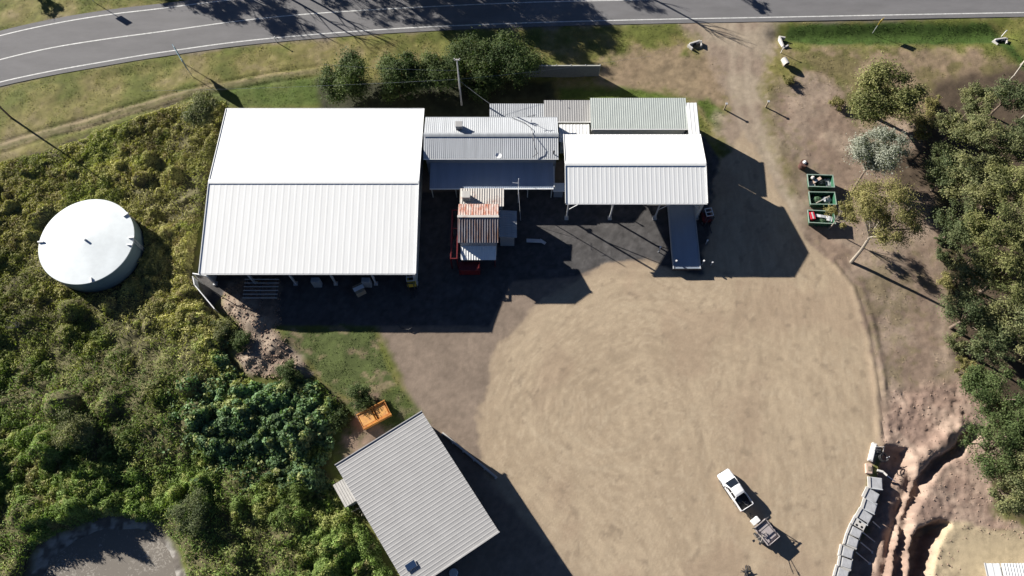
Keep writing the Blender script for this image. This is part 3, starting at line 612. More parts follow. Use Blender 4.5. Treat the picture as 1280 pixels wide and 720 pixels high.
# --- big machinery shed
HE = 4.1; a = g(250,343,HE); b = g(521,341,HE); c = g(528,136,HE); d = g(282,136,HE)
W_, E_, S_, N_ = (a.x+d.x)/2, (b.x+c.x)/2, (a.y+b.y)/2, (c.y+d.y)/2; HR = zat(225, (S_+N_)/2)-.40; BIG = (W_, E_, S_, N_, HE, HR)
t = thing('machinery_shed', 'big white roofed machinery shed, the largest building, open along its lower front', 'shed', ((W_+E_)/2, (S_+N_)/2, 0))
def loc(o, t): o.location = -Vector(t.location)
class Rel:   # lets parts be written in world coordinates
    pass
def settle(t):
    L = Vector(t.location); rz = t.rotation_euler.z
    Mi = (Matrix.Translation(L) @ Matrix.Rotation(rz, 4, 'Z')).inverted()
    for ch in [k for k in bpy.data.objects if k.parent == t and k.type == 'MESH']:
        ch.data.transform(Mi)
        for c2 in [k for k in bpy.data.objects if k.parent == ch and k.type == 'MESH']: c2.data.transform(Mi)
gable(t, W_, E_, S_, N_, HE, HR, 'white', 'white', .76, .006)
gutter(t, W_, E_, S_-.07, HE-.08); gutter(t, W_, E_, N_+.07, HE-.08)
barge(t, W_-.05, S_, N_, HE, HR, 'white'); barge(t, E_+.05, S_, N_, HE, HR, 'white')
gwalls(W_, E_, S_, N_, HE, HR, 'N').build('wall', 'wall', t); gwalls(W_, E_, S_, N_, HE, HR, 'E').build('wall', 'wall', t)
q = gwalls(W_, E_, S_, N_, HE, HR, 'W'); q.build('wall', 'wall', t)
for k in range(6):
    x = W_+.4+(E_-W_-.8)*k/5
    MB().box((x, S_+.35, HE/2-.1), (.22, .22, HE)).box((x, S_+.35, .1), (.5, .5, .2)).build('column', 'steel', t)
tr = MB()
for k in range(1, 5):
    x = W_+.4+(E_-W_-.8)*k/5; ym = (S_+N_)/2
    tr.cyl((x, S_+.4, HE-.2), (x, ym, HR-.2), .09, n=6).cyl((x, N_-.4, HE-.2), (x, ym, HR-.2), .09, n=6).cyl((x, S_+.4, HE-.5), (x, N_-.4, HE-.5), .07, n=6)
tr.build('roof_truss', 'steel', t)
tag(MB().box((g(436,253,5).x, g(436,253,5).y, zat(253, g(436,253,5).y)), (.5,.25,.05)).build('roof_patch', 'steel', t))
bpy.data.objects[-1] if False else None
settle(t)
# --- office with long verandah
OE = 4.6; a = g(530,198,OE); b = g(698,198,OE); c = g(697,147,OE); d = g(531,147,OE)
w, e, s, n_ = (a.x+d.x)/2, (b.x+c.x)/2, (a.y+b.y)/2, (c.y+d.y)/2; hr = zat(168.5, (s+n_)/2); OFF = (w, e, s, n_)
t = thing('office_building', 'long grey iron roofed office between the big white roofs, with a low blue verandah', 'building', ((w+e)/2, (s+n_)/2, 0))
gable(t, w, e, s, n_, OE, hr, 'zinc', 'zinc', .25, .02, ridgem='zincd')
gutter(t, w, e, s-.06, OE-.08, 'white'); gutter(t, w, e, n_+.06, OE-.08, 'zincd')
for sd in 'NSEW': gwalls(w, e, s, n_, OE, hr, sd).build('wall', 'gwall', t)
va = g(537,235,2.7); vb = g(692,235,2.7)
vw, ve, vs = va.x, vb.x, va.y
MB().sheet((vw,vs,2.6),(ve,vs,2.6),(ve,s+.3,3.15),(vw,s+.3,3.15),.25,.02).build('verandah_roof', 'blueroof', t)
MB().box(((vw+ve)/2, vs-.06, 2.55), (ve-vw, .12, .14)).build('gutter', 'white', t)
MB().box((ve+.08, (vs+s)/2, 2.8), (.1, s-vs-.3, .14), rx=.12).build('gutter', 'white', t)
for k in range(6): MB().box((vw+.2+(ve-vw-.4)*k/5, vs+.15, 1.25), (.12,.12,2.6)).build('verandah_post', 'wall', t)
MB().box(((vw+ve)/2, vs+2.0, 1.3), (ve-vw-.6, .12, 2.7)).build('front_wall', 'wall', t)
for fx in (.15,.4,.7): 
    wn = MB().box((vw+(ve-vw)*fx, vs+1.90, 1.5), (1.6,.06,1.0)).build('window', 'white', t); MB().box((vw+(ve-vw)*fx, vs+1.86, 1.5), (1.45,.04,.85)).build('pane', 'glass', wn)
MB().box((vw+(ve-vw)*.55, vs+1.90, 1.05), (.9,.06,2.1)).build('door', 'bluep', t)
cb = MB(); pts = [g(640,147,4.75), g(655,153,5.0), g(664,160,5.3), g(667,175,5.6), g(669,185,5.25), g(672,192,4.9), g(666,196,4.8)]; cb.tube(pts, .035, 5); cb.build('roof_cable', 'black', t)
settle(t)
def cooler(u, v, z, s_, lb, nm='evaporative_cooler', m='greyroof'):
    p = g(u, v, z+s_); p.z = z
    t = thing(nm, lb, 'cooler', p)
    MB().box((0,0,s_*.5), (s_,s_*.9,s_), bev=.04).build('housing', m, t)
    lv = MB()
    for k in range(4): lv.box((0, -s_*.455, s_*(.2+.18*k)), (s_*.8,.03,.05))
    lv.build('louvre', 'dsteel', t); MB().box((0,0,s_*1.02), (s_*1.06,s_*.96,.05), bev=.02).build('lid', m, t)
    return t
cooler(573.5,155,5.0,.85,'boxy grey cooler on the upper slope of the office roof')
p = g(623,197,4.8); t = thing('satellite_dish', 'small white dish on the lower edge of the office roof', 'satellite dish', (p.x, p.y, 4.75))
MB().cyl((0,0,0),(0,0,.5),.03).build('mast', 'steel', t)
q = MB(); 
for k in range(5): pass
q.grid([[(r_*math.cos(a_)*.38, r_*math.sin(a_)*.38-.05, .5+.14*r_*r_) for a_ in np.linspace(0, 2*math.pi, 17)] for r_ in (.02,.35,.7,1.0)]); q.build('dish', 'plast', t, True)
p = g(650,241,0.0); p = g(648,232,2.9)
t = thing('aerial_mast', 'white aerial mast with cross arms at the front of the verandah', 'aerial', (p.x, p.y-.9, 0))
MB().cyl((0,0,0),(0,0,6.2),.05).build('pole', 'plast', t); MB().cyl((-.75,0,5.2),(.1,0,5.1),.03).build('cross_arm', 'plast', t); MB().cyl((-.0,-.5,4.3),(0,.5,4.3),.025).build('cross_arm', 'plast', t)
MB().cyl((0,0,3.6),(.3,-2.6,.1),.02).build('stay', 'plast', t)
p = g(664,151,5.2); t = thing('roof_antenna', 'thin dark antenna on the upper slope near the right end of the office roof', 'antenna', (p.x, p.y, 4.9))
MB().cyl((0,0,0),(.1,0,1.3),.03).build('mast', 'dsteel', t); MB().cyl((-.5,0,1.2),(.6,.2,1.3),.025).cyl((-.3,-.25,1.2),(-.3,.25,1.25),.02).cyl((.3,-.2,1.25),(.3,.3,1.3),.02).build('element', 'dsteel', t)
p = g(692,192,4.8); t = thing('roof_vent', 'small dark vent pipe at the right corner of the office roof', 'vent', (p.x, p.y, 4.7))
MB().cyl((0,0,0),(0,0,.6),.07).build('pipe', 'dsteel', t); MB().cyl((0,0,.6),(0,0,.72),.16,.05).build('cowl', 'dsteel', t)
# --- small rusty plant building in the middle
TE = 4.4; a = g(572,303,TE); b = g(623,303,TE); c = g(622,255,TE+.2); w, e, s, n_ = a.x, b.x, a.y, c.y; ry = g(600,271,5.2).y
t = thing('plant_building', 'narrow building with a rusted iron roof and a red frame, in front of the verandah', 'building', ((w+e)/2, (s+n_)/2, 0))
rz_ = 5.3
MB().sheet((w,n_,TE+.2),(e,n_,TE+.2),(e,ry,rz_),(w,ry,rz_),.3,.04).build('roof_slope', 'rust', t)
MB().sheet((w,s,TE-.1),(e,s,TE-.1),(e,ry,rz_),(w,ry,rz_),.3,.05).build('roof_slope', 'rustd', t)
MB().box(((w+e)/2, ry, rz_+.04), (e-w+.1,.3,.04)).build('ridge_cap', 'rustl', t)
MB().box(((w+e)/2, (s+n_)/2, 2.05), (e-w-.5, n_-s-.4, 4.5)).build('wall', 'gwall', t)
nn_ = g(600,236,3.9).y; w2, e2 = g(575,245,3.9).x, g(630,245,3.9).x
MB().sheet((w2,n_+.05,3.9),(e2,n_+.05,3.9),(e2,nn_,4.0),(w2,nn_,4.0),.3,.04).build('lean_to_roof', 'rustl', t)
MB().box(((w2+e2)/2, (n_+nn_)/2, 1.9), (e2-w2-.5, nn_-n_-.4, 3.85)).build('lean_to_wall', 'gwall', t)
s2, s1 = g(600,325,2.5).y, s-.05; w3, e3 = g(576,315,2.6).x, g(620,315,2.6).x
MB().sheet((w3,s2,2.5),(e3,s2,2.5),(e3,s1+.6,3.0),(w3,s1+.6,3.0),.3,.03).build('awning', 'white', t)
for x in (w3+.15, e3-.15): MB().cyl((x,s2+.15,0),(x,s2+.15,2.5),.05).build('awning_post', 'red', t)
x4, x5 = e+.05, g(646,280,3.0).x; yn, ysx = g(630,262,3.1).y, g(630,296,3.0).y
MB().sheet((x4,ysx,3.0),(x4,yn,3.0),(x5,yn,2.75),(x5,ysx,2.75),.3,.04).build('side_roof', 'zincd', t)
MB().box(((x4+x5)/2-.1, (yn+ysx)/2, 1.3), (x5-x4-.4, yn-ysx-.3, 2.7)).build('side_wall', 'gwall', t)
fr = MB()
for x in (w-.9, w-.15):
    for y in (s-1.5, (s+n_)/2, n_): fr.box((x, y, 1.5), (.14,.14,3.0))
    fr.box((x, (s+n_-1.5)/2, 3.0), (.14, n_-s+1.6, .14)).box((x, (s+n_-1.5)/2, 1.4), (.1, n_-s+1.6, .1))
for y in (s-1.5, (s+n_)/2, n_): fr.box((w-.52, y, 3.0), (.75,.12,.12))
fr.build('red_frame', 'red', t)
MB().box((w+1.3, s-1.9, .9), (2.6,1.2,1.5), bev=.08).build('red_hopper', 'red', t)
settle(t)
cooler(582.5,243,3.95,.95,'pale box cooler on the low roof behind the rusted roof', m='concl')
# --- rear service roofs
def lowbuild(name, lb, cat, u0, u1, v0, v1, z, m, wallm='wall', slope=.25, pitch=.25, rib=.03, axis_='y'):
    w, e = (g(u0,v0,z).x+g(u0,v1,z).x)/2, (g(u1,v0,z).x+g(u1,v1,z).x)/2; n_, s = g(u0,v0,z).y, g(u0,v1,z).y
    t = thing(name, lb, cat, ((w+e)/2, (s+n_)/2, 0))
    MB().sheet((w,s,z),(e,s,z),(e,n_,z+slope),(w,n_,z+slope),pitch,rib).build('roof', m, t)
    MB().box(((w+e)/2, (s+n_)/2, (z-.15)/2-.05), (e-w-.4, n_-s-.4, z-.1)).build('wall', wallm, t)
    MB().box(((w+e)/2, s-.06, z-.06), (e-w, .1, .12)).build('gutter', 'white', t)
    settle(t); return t
lowbuild('lean_to', 'low ribbed iron lean-to partly in tree shade behind the office', 'shed', 612,680,131,148,2.9,'zinc')
lowbuild('store_room', 'grey ribbed iron roof between the lean-to and the pale green roof', 'shed', 680,738,127,152,3.2,'greyroof','wall',.3,.3,.018)
lowbuild('annex_building', 'building with a pale green grey ribbed roof behind the truck canopy', 'building', 738,858,125,161,4.0,'greenroof','wall',.45,.28,.018)
lowbuild('white_annex', 'narrow white roof at the right end of the pale green roof', 'building', 859,873,129,172,4.25,'white','wall',.1,.4,.02)
lowbuild('link_roof', 'small bright white roof between office and truck canopy', 'shed', 699,737,156,176,3.3,'white','wall',.1,.4,.02)
lowbuild('entry_roof', 'small blue white flat roof beside the end of the verandah', 'shed', 691,706,229,238,2.2,'white','gwall',.05,.4,.02)
# --- truck canopy over the weighbridge
CE = 5.2; a = g(708,254,CE); b = g(885,254,CE); c = g(874,168,CE); d = g(704.5,168,CE)
w, e, s, n_ = (a.x+d.x)/2, (b.x+c.x)/2, (a.y+b.y)/2, (c.y+d.y)/2; hr = zat(203, (s+n_)/2)-.30
t = thing('truck_canopy', 'white roofed open truck canopy standing on braced steel posts', 'canopy', ((w+e)/2, (s+n_)/2, 0))
gable(t, w, e, s, n_, CE, hr, 'white', 'white', .55, .009)
gutter(t, w, e, s-.06, CE-.08, 'white'); barge(t, w-.05, s, n_, CE, hr, 'white'); barge(t, e+.05, s, n_, CE, hr, 'white')
py_ = g(707,273).y
for k, u in enumerate((708,762,818,873)):
    x = g(u,273).x; x = min(max(x, w+.1), e-.1)
    ps = MB().box((x, py_, CE/2-.1), (.16,.16,CE+.1)).build('post', 'steel', t)
    MB().box((x, py_, .14), (.5,.5,.34), bev=.03).build('footing', 'concl', t)
    MB().box((x, n_-.4, CE/2-.1), (.16,.16,CE+.1)).build('post', 'steel', t)
    if k in (0, 2): MB().cyl((x, py_, 2.3), (x+2.6, py_+.2, CE-.1), .05).build('brace', 'steel', t)
    elif k == 1: MB().cyl((x, py_, 2.6), (x-.2, py_+2.2, CE+.2), .05).build('brace', 'steel', t)
    else: MB().cyl((x, py_, 2.3), (x-2.2, py_+.2, CE-.1), .05).build('brace', 'steel', t)
MB().box(((w+e)/2, s+.1, CE-.22), (e-w-.3,.12,.22)).box(((w+e)/2, n_-.3, CE-.2), (e-w-.3,.12,.22)).build('eave_beam', 'steel', t)
tr = MB()
for k in range(5):
    x = w+.2+(e-w-.4)*k/4; ym = (s+n_)/2; tr.cyl((x,s+.2,CE-.1),(x,ym,hr-.2),.07,n=6).cyl((x,n_-.3,CE-.1),(x,ym,hr-.2),.07,n=6)
tr.build('rafter', 'steel', t); gwalls(w, e, s, n_, CE, hr, 'E').build('wall', 'wall', t); settle(t)  # unseen east wall, added to close the gap in the canopy's ground shadow
CAN = (w, e, s, n_)
# weighbridge deck
a = g(841,336,.75); b = g(875,336,.75); y0 = a.y; y1 = g(850,190,.75).y; dw = (a.x+g(835,255,.75).x)/2; de = (b.x+g(869,255,.75).x)/2
t = thing('weighbridge', 'long blue grey raised weighbridge deck running out from under the canopy', 'weighbridge', ((dw+de)/2, (y0+y1)/2, 0))
MB().box(((dw+de)/2, (y0+y1)/2, .70), (de-dw-.3, y1-y0, .10), bev=.01).build('deck', 'deck', t)
for x in (dw+.06, de-.06): MB().box((x, (y0+y1)/2, .62), (.14, y1-y0+.05, .42), bev=.02).build('side_rail', 'zincd', t)
for k in range(6): MB().box(((dw+de)/2, y0+.6+(y1-y0-1.2)*k/5, .28), (de-dw-.8,.4,.6)).build('support', 'conc', t)
MB().box(((dw+de)/2, y0-.03, .6), (de-dw+.1,.08,.45)).build('end_plate', 'dsteel', t); settle(t)
BG = 'bollards and marker posts round the weighbridge'
for u, v, h, lb in ((843,331,1.2,'white tipped marker post at the left corner of the weighbridge end'),(877,331,1.2,'white tipped marker post at the right corner of the weighbridge end'),(888,332,1.0,'bollard standing clear to the right of the weighbridge end'),(823,315,1.4,'pale post to the left of the weighbridge'),(882,305,1.0,'dark bollard halfway along the right side of the weighbridge')):
    p = g(u, v); t = thing('marker_post', lb, 'post', p, 0, BG)
    MB().cyl((0,0,0),(0,0,h),.07).build('pole', 'zincd', t); MB().cyl((0,0,h),(0,0,h+.14),.11).build('cap', 'plast', t)
# --- grey skillion shed, lower left
RE = 4.3; A = g(419,581,RE); B = g(527,514,RE); Cc = g(624,665,RE); D = A+Cc-B
t = thing('grey_shed', 'grey ribbed iron shed turned at an angle beside the yard', 'shed', ((A+Cc)/2).to_2d().to_3d())
MB().sheet(B, Cc, D, A, .42, .013).build('roof', 'greyroof', t)
ctr = (A+Cc)/2; ins = [ctr+(p-ctr)*.965 for p in (A, B, Cc, D)]
for k in range(4):
    p, q = ins[k], ins[(k+1) % 4]; d_ = (q-p); L = d_.length; an = math.atan2(d_.y, d_.x)
    if k == 1: 
        MB().box(((p+q)/2).to_2d().to_3d(RE) if False else ((p.x+q.x)/2, (p.y+q.y)/2, RE-.45), (L-.2,.12,.7), rz=an).build('wall', 'gwall', t)
        for m_i in range(4):
            pp = p.lerp(q, (m_i+.1)/3.2); MB().box((pp.x, pp.y, RE/2-.3), (.2,.2,RE-.1)).build('column', 'steel', t)
    else: MB().box(((p.x+q.x)/2, (p.y+q.y)/2, RE/2-.15), (L-.15,.12,RE-.05), rz=an).build('wall', 'gwall', t)
for p, q in ((A, B), (Cc, D)):
    d_ = q-p; MB().box(((p.x+q.x)/2, (p.y+q.y)/2, RE+.0), (d_.length+.1,.10,.16), rz=math.atan2(d_.y, d_.x)).build('fascia', 'greyroof', t)
sp = g(513.5,707,RE+.1); an = math.atan2((B-A).y, (B-A).x)
settle(t)
t = thing('skylight', 'small dark blue panel lying on the grey shed roof', 'panel', sp, an)
MB().box((0,0,.06), (1.15,.75,.05)).build('frame', 'steel', t); MB().box((0,0,.095), (1.05,.65,.02)).build('glass', 'solar', t)
p = g(431,616,2.0); t = thing('lean_to', 'small pale lean-to box on the left wall of the angled grey shed', 'shed', (p.x, p.y, 0), an)
MB().box((0,0,1.0), (1.2,2.6,2.0), bev=.02).build('wall', 'wall', t); MB().sheet((-.7,-1.4,2.02),(.7,-1.4,2.02),(.7,1.4,2.1),(-.7,1.4,2.1),.25,.03).build('roof', 'concl', t)
# low retaining wall beside it
p, q = g(553,541,.4), g(621,597,.4); d_ = q-p; t = thing('retaining_wall', 'low sleeper retaining wall running from the grey shed corner to the yard', 'wall', ((p.x+q.x)/2, (p.y+q.y)/2, 0), math.atan2(d_.y, d_.x))
MB().box((0,0,.22), (d_.length,.22,.5), bev=.02).build('sleeper', 'concl', t)
for k in range(6): MB().box((-d_.length/2+.1+k*(d_.length-.2)/5, -.17, .26), (.12,.1,.62)).build('post', 'steel', t)
p = g(567,716,.9); t = thing('water_drum', 'blue plastic drum beside the shaded side of the angled grey shed', 'drum', (p.x, p.y, 0)); MB().cyl((0,0,0),(0,0,1.0),.45,n=20).build('body', 'bluep', t, False); MB().cyl((0,0,1.0),(0,0,1.05),.47,.4,n=20).build('lid', 'zinc', t)
# --- tank
TH = 2.8; t = thing('water_tank', 'large round water tank with a pale steel roof in the scrub', 'water tank', (tankc.x, tankc.y, 0))
MB().cyl((0,0,-.4),(0,0,TH-.02),TR-.08,n=96,cap=False).build('wall', 'tankw', t)
hoops = MB()
for z in (.5,1.3,2.1): hoops.cyl((0,0,z),(0,0,z+.05),TR-.04,n=96,cap=False)
hoops.build('hoop', 'tankw', t)
rf = MB(); rings = [[(r_*math.cos(a_), r_*math.sin(a_), TH+.3*(1-r_/TR)) for a_ in np.linspace(0, 2*math.pi, 97)] for r_ in (.02,1,2,3,4,5,TR)]; rings.append([(p[0], p[1], TH-.12) for p in rings[-1]]); rf.grid(rings); rf.build('roof', 'tank', t)
MB().cyl((0,0,TH+.2),(0,0,TH+.6),.14,n=12).build('roof_vent', 'steel', t)
for a_ in (R(182), R(4), R(-6), R(-72), R(40)): MB().box((math.cos(a_)*(TR-.25), math.sin(a_)*(TR-.25), TH+.12), (.7,.16,.16), rz=a_).build('roof_bracket', 'steel', t)
ld = MB()
for s_ in (-.2,.2): ld.cyl((TR+.12, s_, 0), (TR+.12, s_, TH+.5), .03)
for k in range(9): ld.cyl((TR+.12,-.2,.3+.3*k),(TR+.12,.2,.3+.3*k),.02)
ld.build('ladder', 'steel', t)
# ------------------------------------------------------------------ vehicles
def wheel(t, x, y, r=.37, w_=.25):
    tb = bpy.data.objects.new('wheel', None); link(tb, t); tb.location = (x, y, r)
    s_ = 1 if y > 0 else -1
    b_ = MB().cyl((0,-w_/2,0),(0,w_/2,0),r,n=24); bmesh.ops.bevel(b_.b, geom=[e_ for e_ in b_.b.edges if len(e_.link_faces) == 2 and any(len(f.verts) > 4 for f in e_.link_faces)], offset=.04, segments=2, affect='EDGES'); b_.build('tyre', 'tyre', tb)
    MB().cyl((0,s_*(w_/2-.03),0),(0,s_*(w_/2+.01),0),r*.62,n=20).build('rim', 'rim', tb)
p0, p1 = g(904,589,.9), g(935,635,.9); c_ = (p0+p1)/2; hd = math.atan2(p0.y-p1.y, p0.x-p1.x); Ls = (p0-p1).length
t = thing('pickup_truck', 'white dual cab pickup with an open load tray, parked in the yard', 'pickup truck', (c_.x, c_.y, 0), hd)
UT = t
# body: x forward, half length 2.6
def loft(secs):    # secs: list of (x, half width, z bottom, z top, shoulder inset)
    b_ = MB(); rows = []
    for x, hw, zb, zt, ins_ in secs:
        prof = [(-hw+.05, zb), (-hw, zb+.15), (-hw, zt-.22), (-hw+.03, zt-.08), (-hw+ins_, zt), (0, zt+.02), (hw-ins_, zt), (hw-.03, zt-.08), (hw, zt-.22), (hw, zb+.15), (hw-.05, zb), (-hw+.05, zb)]
        rows.append([(x, y, z) for y, z in prof])
    b_.grid(rows); 
    for r_ in (rows[0], rows[-1]): b_.b.faces.new([b_.b.verts.new(p) for p in r_[:-1]])
    return b_
loft([(2.62,.72,.45,.72,.12),(2.55,.84,.38,.90,.12),(2.3,.91,.32,.99,.14),(1.7,.93,.28,1.06,.14),(1.15,.93,.28,1.10,.10),(.5,.93,.28,1.12,.08),(-.85,.93,.28,1.12,.08),(-.95,.93,.30,1.12,.07)]).build('body', 'carw', t, False)
# cabin
cb = MB(); rows = []
for x, hw, zt in ((1.38,.80,1.10),(.42,.70,1.66),(.22,.70,1.74),(-.55,.69,1.75),(-.78,.68,1.70),(-.98,.78,1.12)):
    rows.append([(x, -hw-.0, 1.08) if False else (x, -.86, 1.08), (x, -hw, zt-.06 if zt > 1.2 else 1.1), (x, -hw+.1, zt), (x, 0, zt+.02 if zt > 1.2 else zt), (x, hw-.1, zt), (x, hw, zt-.06 if zt > 1.2 else 1.1), (x, .86, 1.08)])
cb.grid(rows).build('cabin', 'carw', t)
MB().poly([(1.31,-.74,1.17),(1.31,.74,1.17),(.46,.64,1.675),(.46,-.64,1.675)], .02).build('windscreen', 'glass', t)
MB().poly([(-.80,-.58,1.67),(-.80,.58,1.67),(-.975,.66,1.20),(-.975,-.66,1.20)], .02).build('rear_window', 'glass', t)
for s_ in (-1, 1):
    for x0, x1, xt0, xt1 in ((.92,.02,.48,.02),(-.06,-.82,-.06,-.70)):
        MB().grid([[(x0, s_*.865, 1.16), (x1, s_*.865, 1.16)], [(xt0, s_*.722, 1.60), (xt1, s_*.722, 1.60)]]).build('side_window', 'glass', t)
    MB().box((.95, s_*1.02, 1.15), (.14,.2,.14), bev=.03).build('wing_mirror', 'black', t)
    MB().box((2.47, s_*.68, .80), (.26,.26,.14), bev=.03).build('headlight', 'lampw', t); MB().box((-2.56, s_*.86, .85), (.06,.12,.34)).build('tail_light', 'lampr', t)
    MB().box((-1.76, s_*.90, .82), (1.58,.08,.60), bev=.03).build('tray_side', 'carw', t)
    MB().box((.2, s_*.96, .30), (2.0,.1,.06)).build('side_step', 'black', t)
MB().box((-1.76,0,.58), (1.58,1.74,.06)).build('tray_floor', 'black', t); MB().box((-2.54,0,.84), (.07,1.70,.56), bev=.02).build('tailgate', 'carw', t)
MB().box((2.60,0,.45), (.12,1.5,.24), bev=.04).build('front_bumper', 'black', t); MB().box((-2.64,0,.42), (.16,1.6,.16), bev=.03).build('rear_bumper', 'black', t)
MB().box((2.645,0,.74), (.03,1.0,.14)).build('grille', 'black', t)
for x in (1.62,-1.55):
    for y in (-.82,.82): wheel(t, x, y)
k_ = Ls/5.25; t.scale = (k_, k_, k_)
def onw(t, x, y, z): return t.location+Matrix.Rotation(t.rotation_euler.z, 3, 'Z') @ (Vector((x, y, z))*k_)
for x, y, sz, m_, lb, nm, rz2 in ((-1.35,.35,(.6,.5,.35),'dsteel','dark toolbox in the pickup tray','toolbox',.2),(-2.1,-.3,(.5,.35,.3),'steel','grey crate at the back of the pickup tray','crate',.5)):
    q = onw(t, x, y, .61); tt = thing(nm, lb, nm, q, hd+rz2); MB().box((0,0,sz[2]*k_/2), [v_*k_ for v_ in sz], bev=.03).build('body', m_, tt); MB().box((0,0,sz[2]*k_), (sz[0]*k_*1.04,sz[1]*k_*1.04,.04)).build('lid', 'dsteel', tt)
q = onw(t, -1.7, 0, .64); tt = thing('shovel', 'long shovel lying in the pickup tray', 'shovel', q, hd+.35); MB().cyl((-.6,0,.05),(.6,.0,.12),.02).build('handle', 'deadwood', tt); MB().box((.7,0,.13), (.28,.2,.02)).build('blade', 'steel', tt)
# trailer
p = g(957,664,.8); th_ = hd+R(6); t = thing('box_trailer', 'small dusty tipping trailer behind the white pickup, with a dark rack across its front', 'trailer', (p.x, p.y, 0), th_)
MB().box((-.15,0,.72), (2.2,1.55,.06)).build('tray_floor', 'lilac', t)
for s_ in (-1,1): MB().box((-.15,s_*.80,.88), (2.2,.05,.38)).build('tray_side', 'lilac', t); MB().box((-.2,s_*1.0,.72), (1.1,.28,.05), bev=.015).build('mudguard', 'dsteel', t)
MB().box((-1.27,0,.88), (.05,1.6,.38)).build('tailgate', 'lilac', t); MB().box((.97,0,.88), (.05,1.6,.38)).build('front_panel', 'lilac', t)
MB().box((-.15,0,.82), (1.9,1.4,.14), bev=.05).build('dirt_load', 'lilac', t)
MB().cyl((1.0,-.85,.5),(1.0,-.85,1.75),.05).cyl((1.0,.85,.5),(1.0,.85,1.75),.05).cyl((1.0,-1.0,1.75),(1.0,1.0,1.75),.06).cyl((.35,-.85,1.3),(.35,.85,1.3),.05).cyl((1.0,-.85,1.7),(.3,-.85,1.1),.04).cyl((1.0,.85,1.7),(.3,.85,1.1),.04).build('rack', 'dsteel', t)
MB().box((1.45,.15,.75), (.6,.9,.45), bev=.03).build('toolbox', 'plast', t)
MB().cyl((1.0,-.5,.5),(2.4,0,.5),.05).cyl((1.0,.5,.5),(2.4,0,.5),.05).build('drawbar', 'dsteel', t)
for x in (-.45,.25):
    for y in (-1.0,1.0): wheel(t, x, y, .32, .2)
for an_, ln, lb in ((-.2,2.6,'long handled shovel leaning out over the right side of the trailer'),(.25,2.2,'rake with a thin handle leaning over the right side of the trailer')):
    q = Vector(t.location)+Matrix.Rotation(th_, 3, 'Z') @ Vector((-.1,.55 if an_ < 0 else .6,.95)); tt = thing('shovel' if an_ < 0 else 'rake', lb, 'tool', q, th_+R(90)+an_); MB().cyl((-.5,0,0),(ln-1.2,0,1.0),.025).build('handle', 'deadwood', tt); MB().box((ln-1.05,0,1.1), (.34,.24,.03), ry=-.5).build('blade' if an_ < 0 else 'rake_head', 'dsteel', tt)
# rubbish at the bottom of the frame
p = g(932,714,.2); t = thing('scrap_frame', 'small heap of dark bent scrap bars lying in the yard below the trailer', 'scrap', (p.x, p.y, 0)); q = MB()
for k in range(9): a_ = random.uniform(0, 3.1); r_ = random.uniform(.3,.7); q.cyl((-r_*math.cos(a_), -r_*math.sin(a_), .05+.05*k), (r_*math.cos(a_)+.1, r_*math.sin(a_), .25*random.random()+.05), .035, n=6)
q.build('bar', 'dsteel', t); MB().box((.3,-.1,.12), (.35,.3,.22), rz=.4).build('block', 'timber', t)
# ------------------------------------------------------------------ skip bins
SK = 'green skip bins in a row beside the yard'
def skipbin(u, v, lb, rz=0):
    p = g(u, v, 1.1); p.z = gz(p.x, p.y); t = thing('skip_bin', lb, 'skip bin', p, rz, SK)
    L, Wd, h = 3.3, 1.75, 1.2; b_ = MB()
    rows = [[(x, y*Wd/2*(1 if z > .1 else .8), z) for (x, y, z) in pts] for pts in ()]
    bt = [(-L*.40,-Wd*.40,.08),(L*.40,-Wd*.40,.08),(L*.40,Wd*.40,.08),(-L*.40,Wd*.40,.08)]; tp_ = [(-L/2,-Wd/2,h),(L/2,-Wd/2,h),(L/2,Wd/2,h),(-L/2,Wd/2,h)]
    for s_, zf in ((1, 0), (.955, .03)):
        B_ = [b_.b.verts.new((x*s_, y*s_, z+zf)) for x, y, z in bt]; T_ = [b_.b.verts.new((x*s_, y*s_, z)) for x, y, z in tp_]
        b_.b.faces.new(B_)
        for i in range(4): b_.b.faces.new((B_[i], B_[(i+1) % 4], T_[(i+1) % 4], T_[i]))
    b_.build('body', 'green', t)
    MB().box((0,-Wd/2,h), (L+.1,.1,.08)).box((0,Wd/2,h), (L+.1,.1,.08)).box((-L/2,0,h+.003), (.1,Wd+.12,.08)).box((L/2,0,h+.003), (.1,Wd+.12,.08)).build('rim', 'greenrim', t)
    for x in (-1.0,-.35,.35,1.0): MB().box((x,-Wd*.46,.65), (.08,.08,1.0), rx=R(-8)).build('rib', 'green', t); MB().box((x,Wd*.46,.65), (.08,.08,1.0), rx=R(8)).build('rib', 'green', t)
    for s_ in (-1,1): MB().cyl((s_*.95,-Wd*.5-.12,.8),(s_*.95,Wd*.5+.12,.8),.05).build('lifting_lug', 'dsteel', t)
    return t
s1 = skipbin(1026,226,'green skip bin piled with cardboard and pale scrap, uppermost of the three', R(-2))
s2 = skipbin(1028,248,'green skip bin holding dark green waste, the middle one of the three', R(-1))
s3 = skipbin(1027,271,'green skip bin holding a red tub and long white sheets, lowest of the three', R(-3))
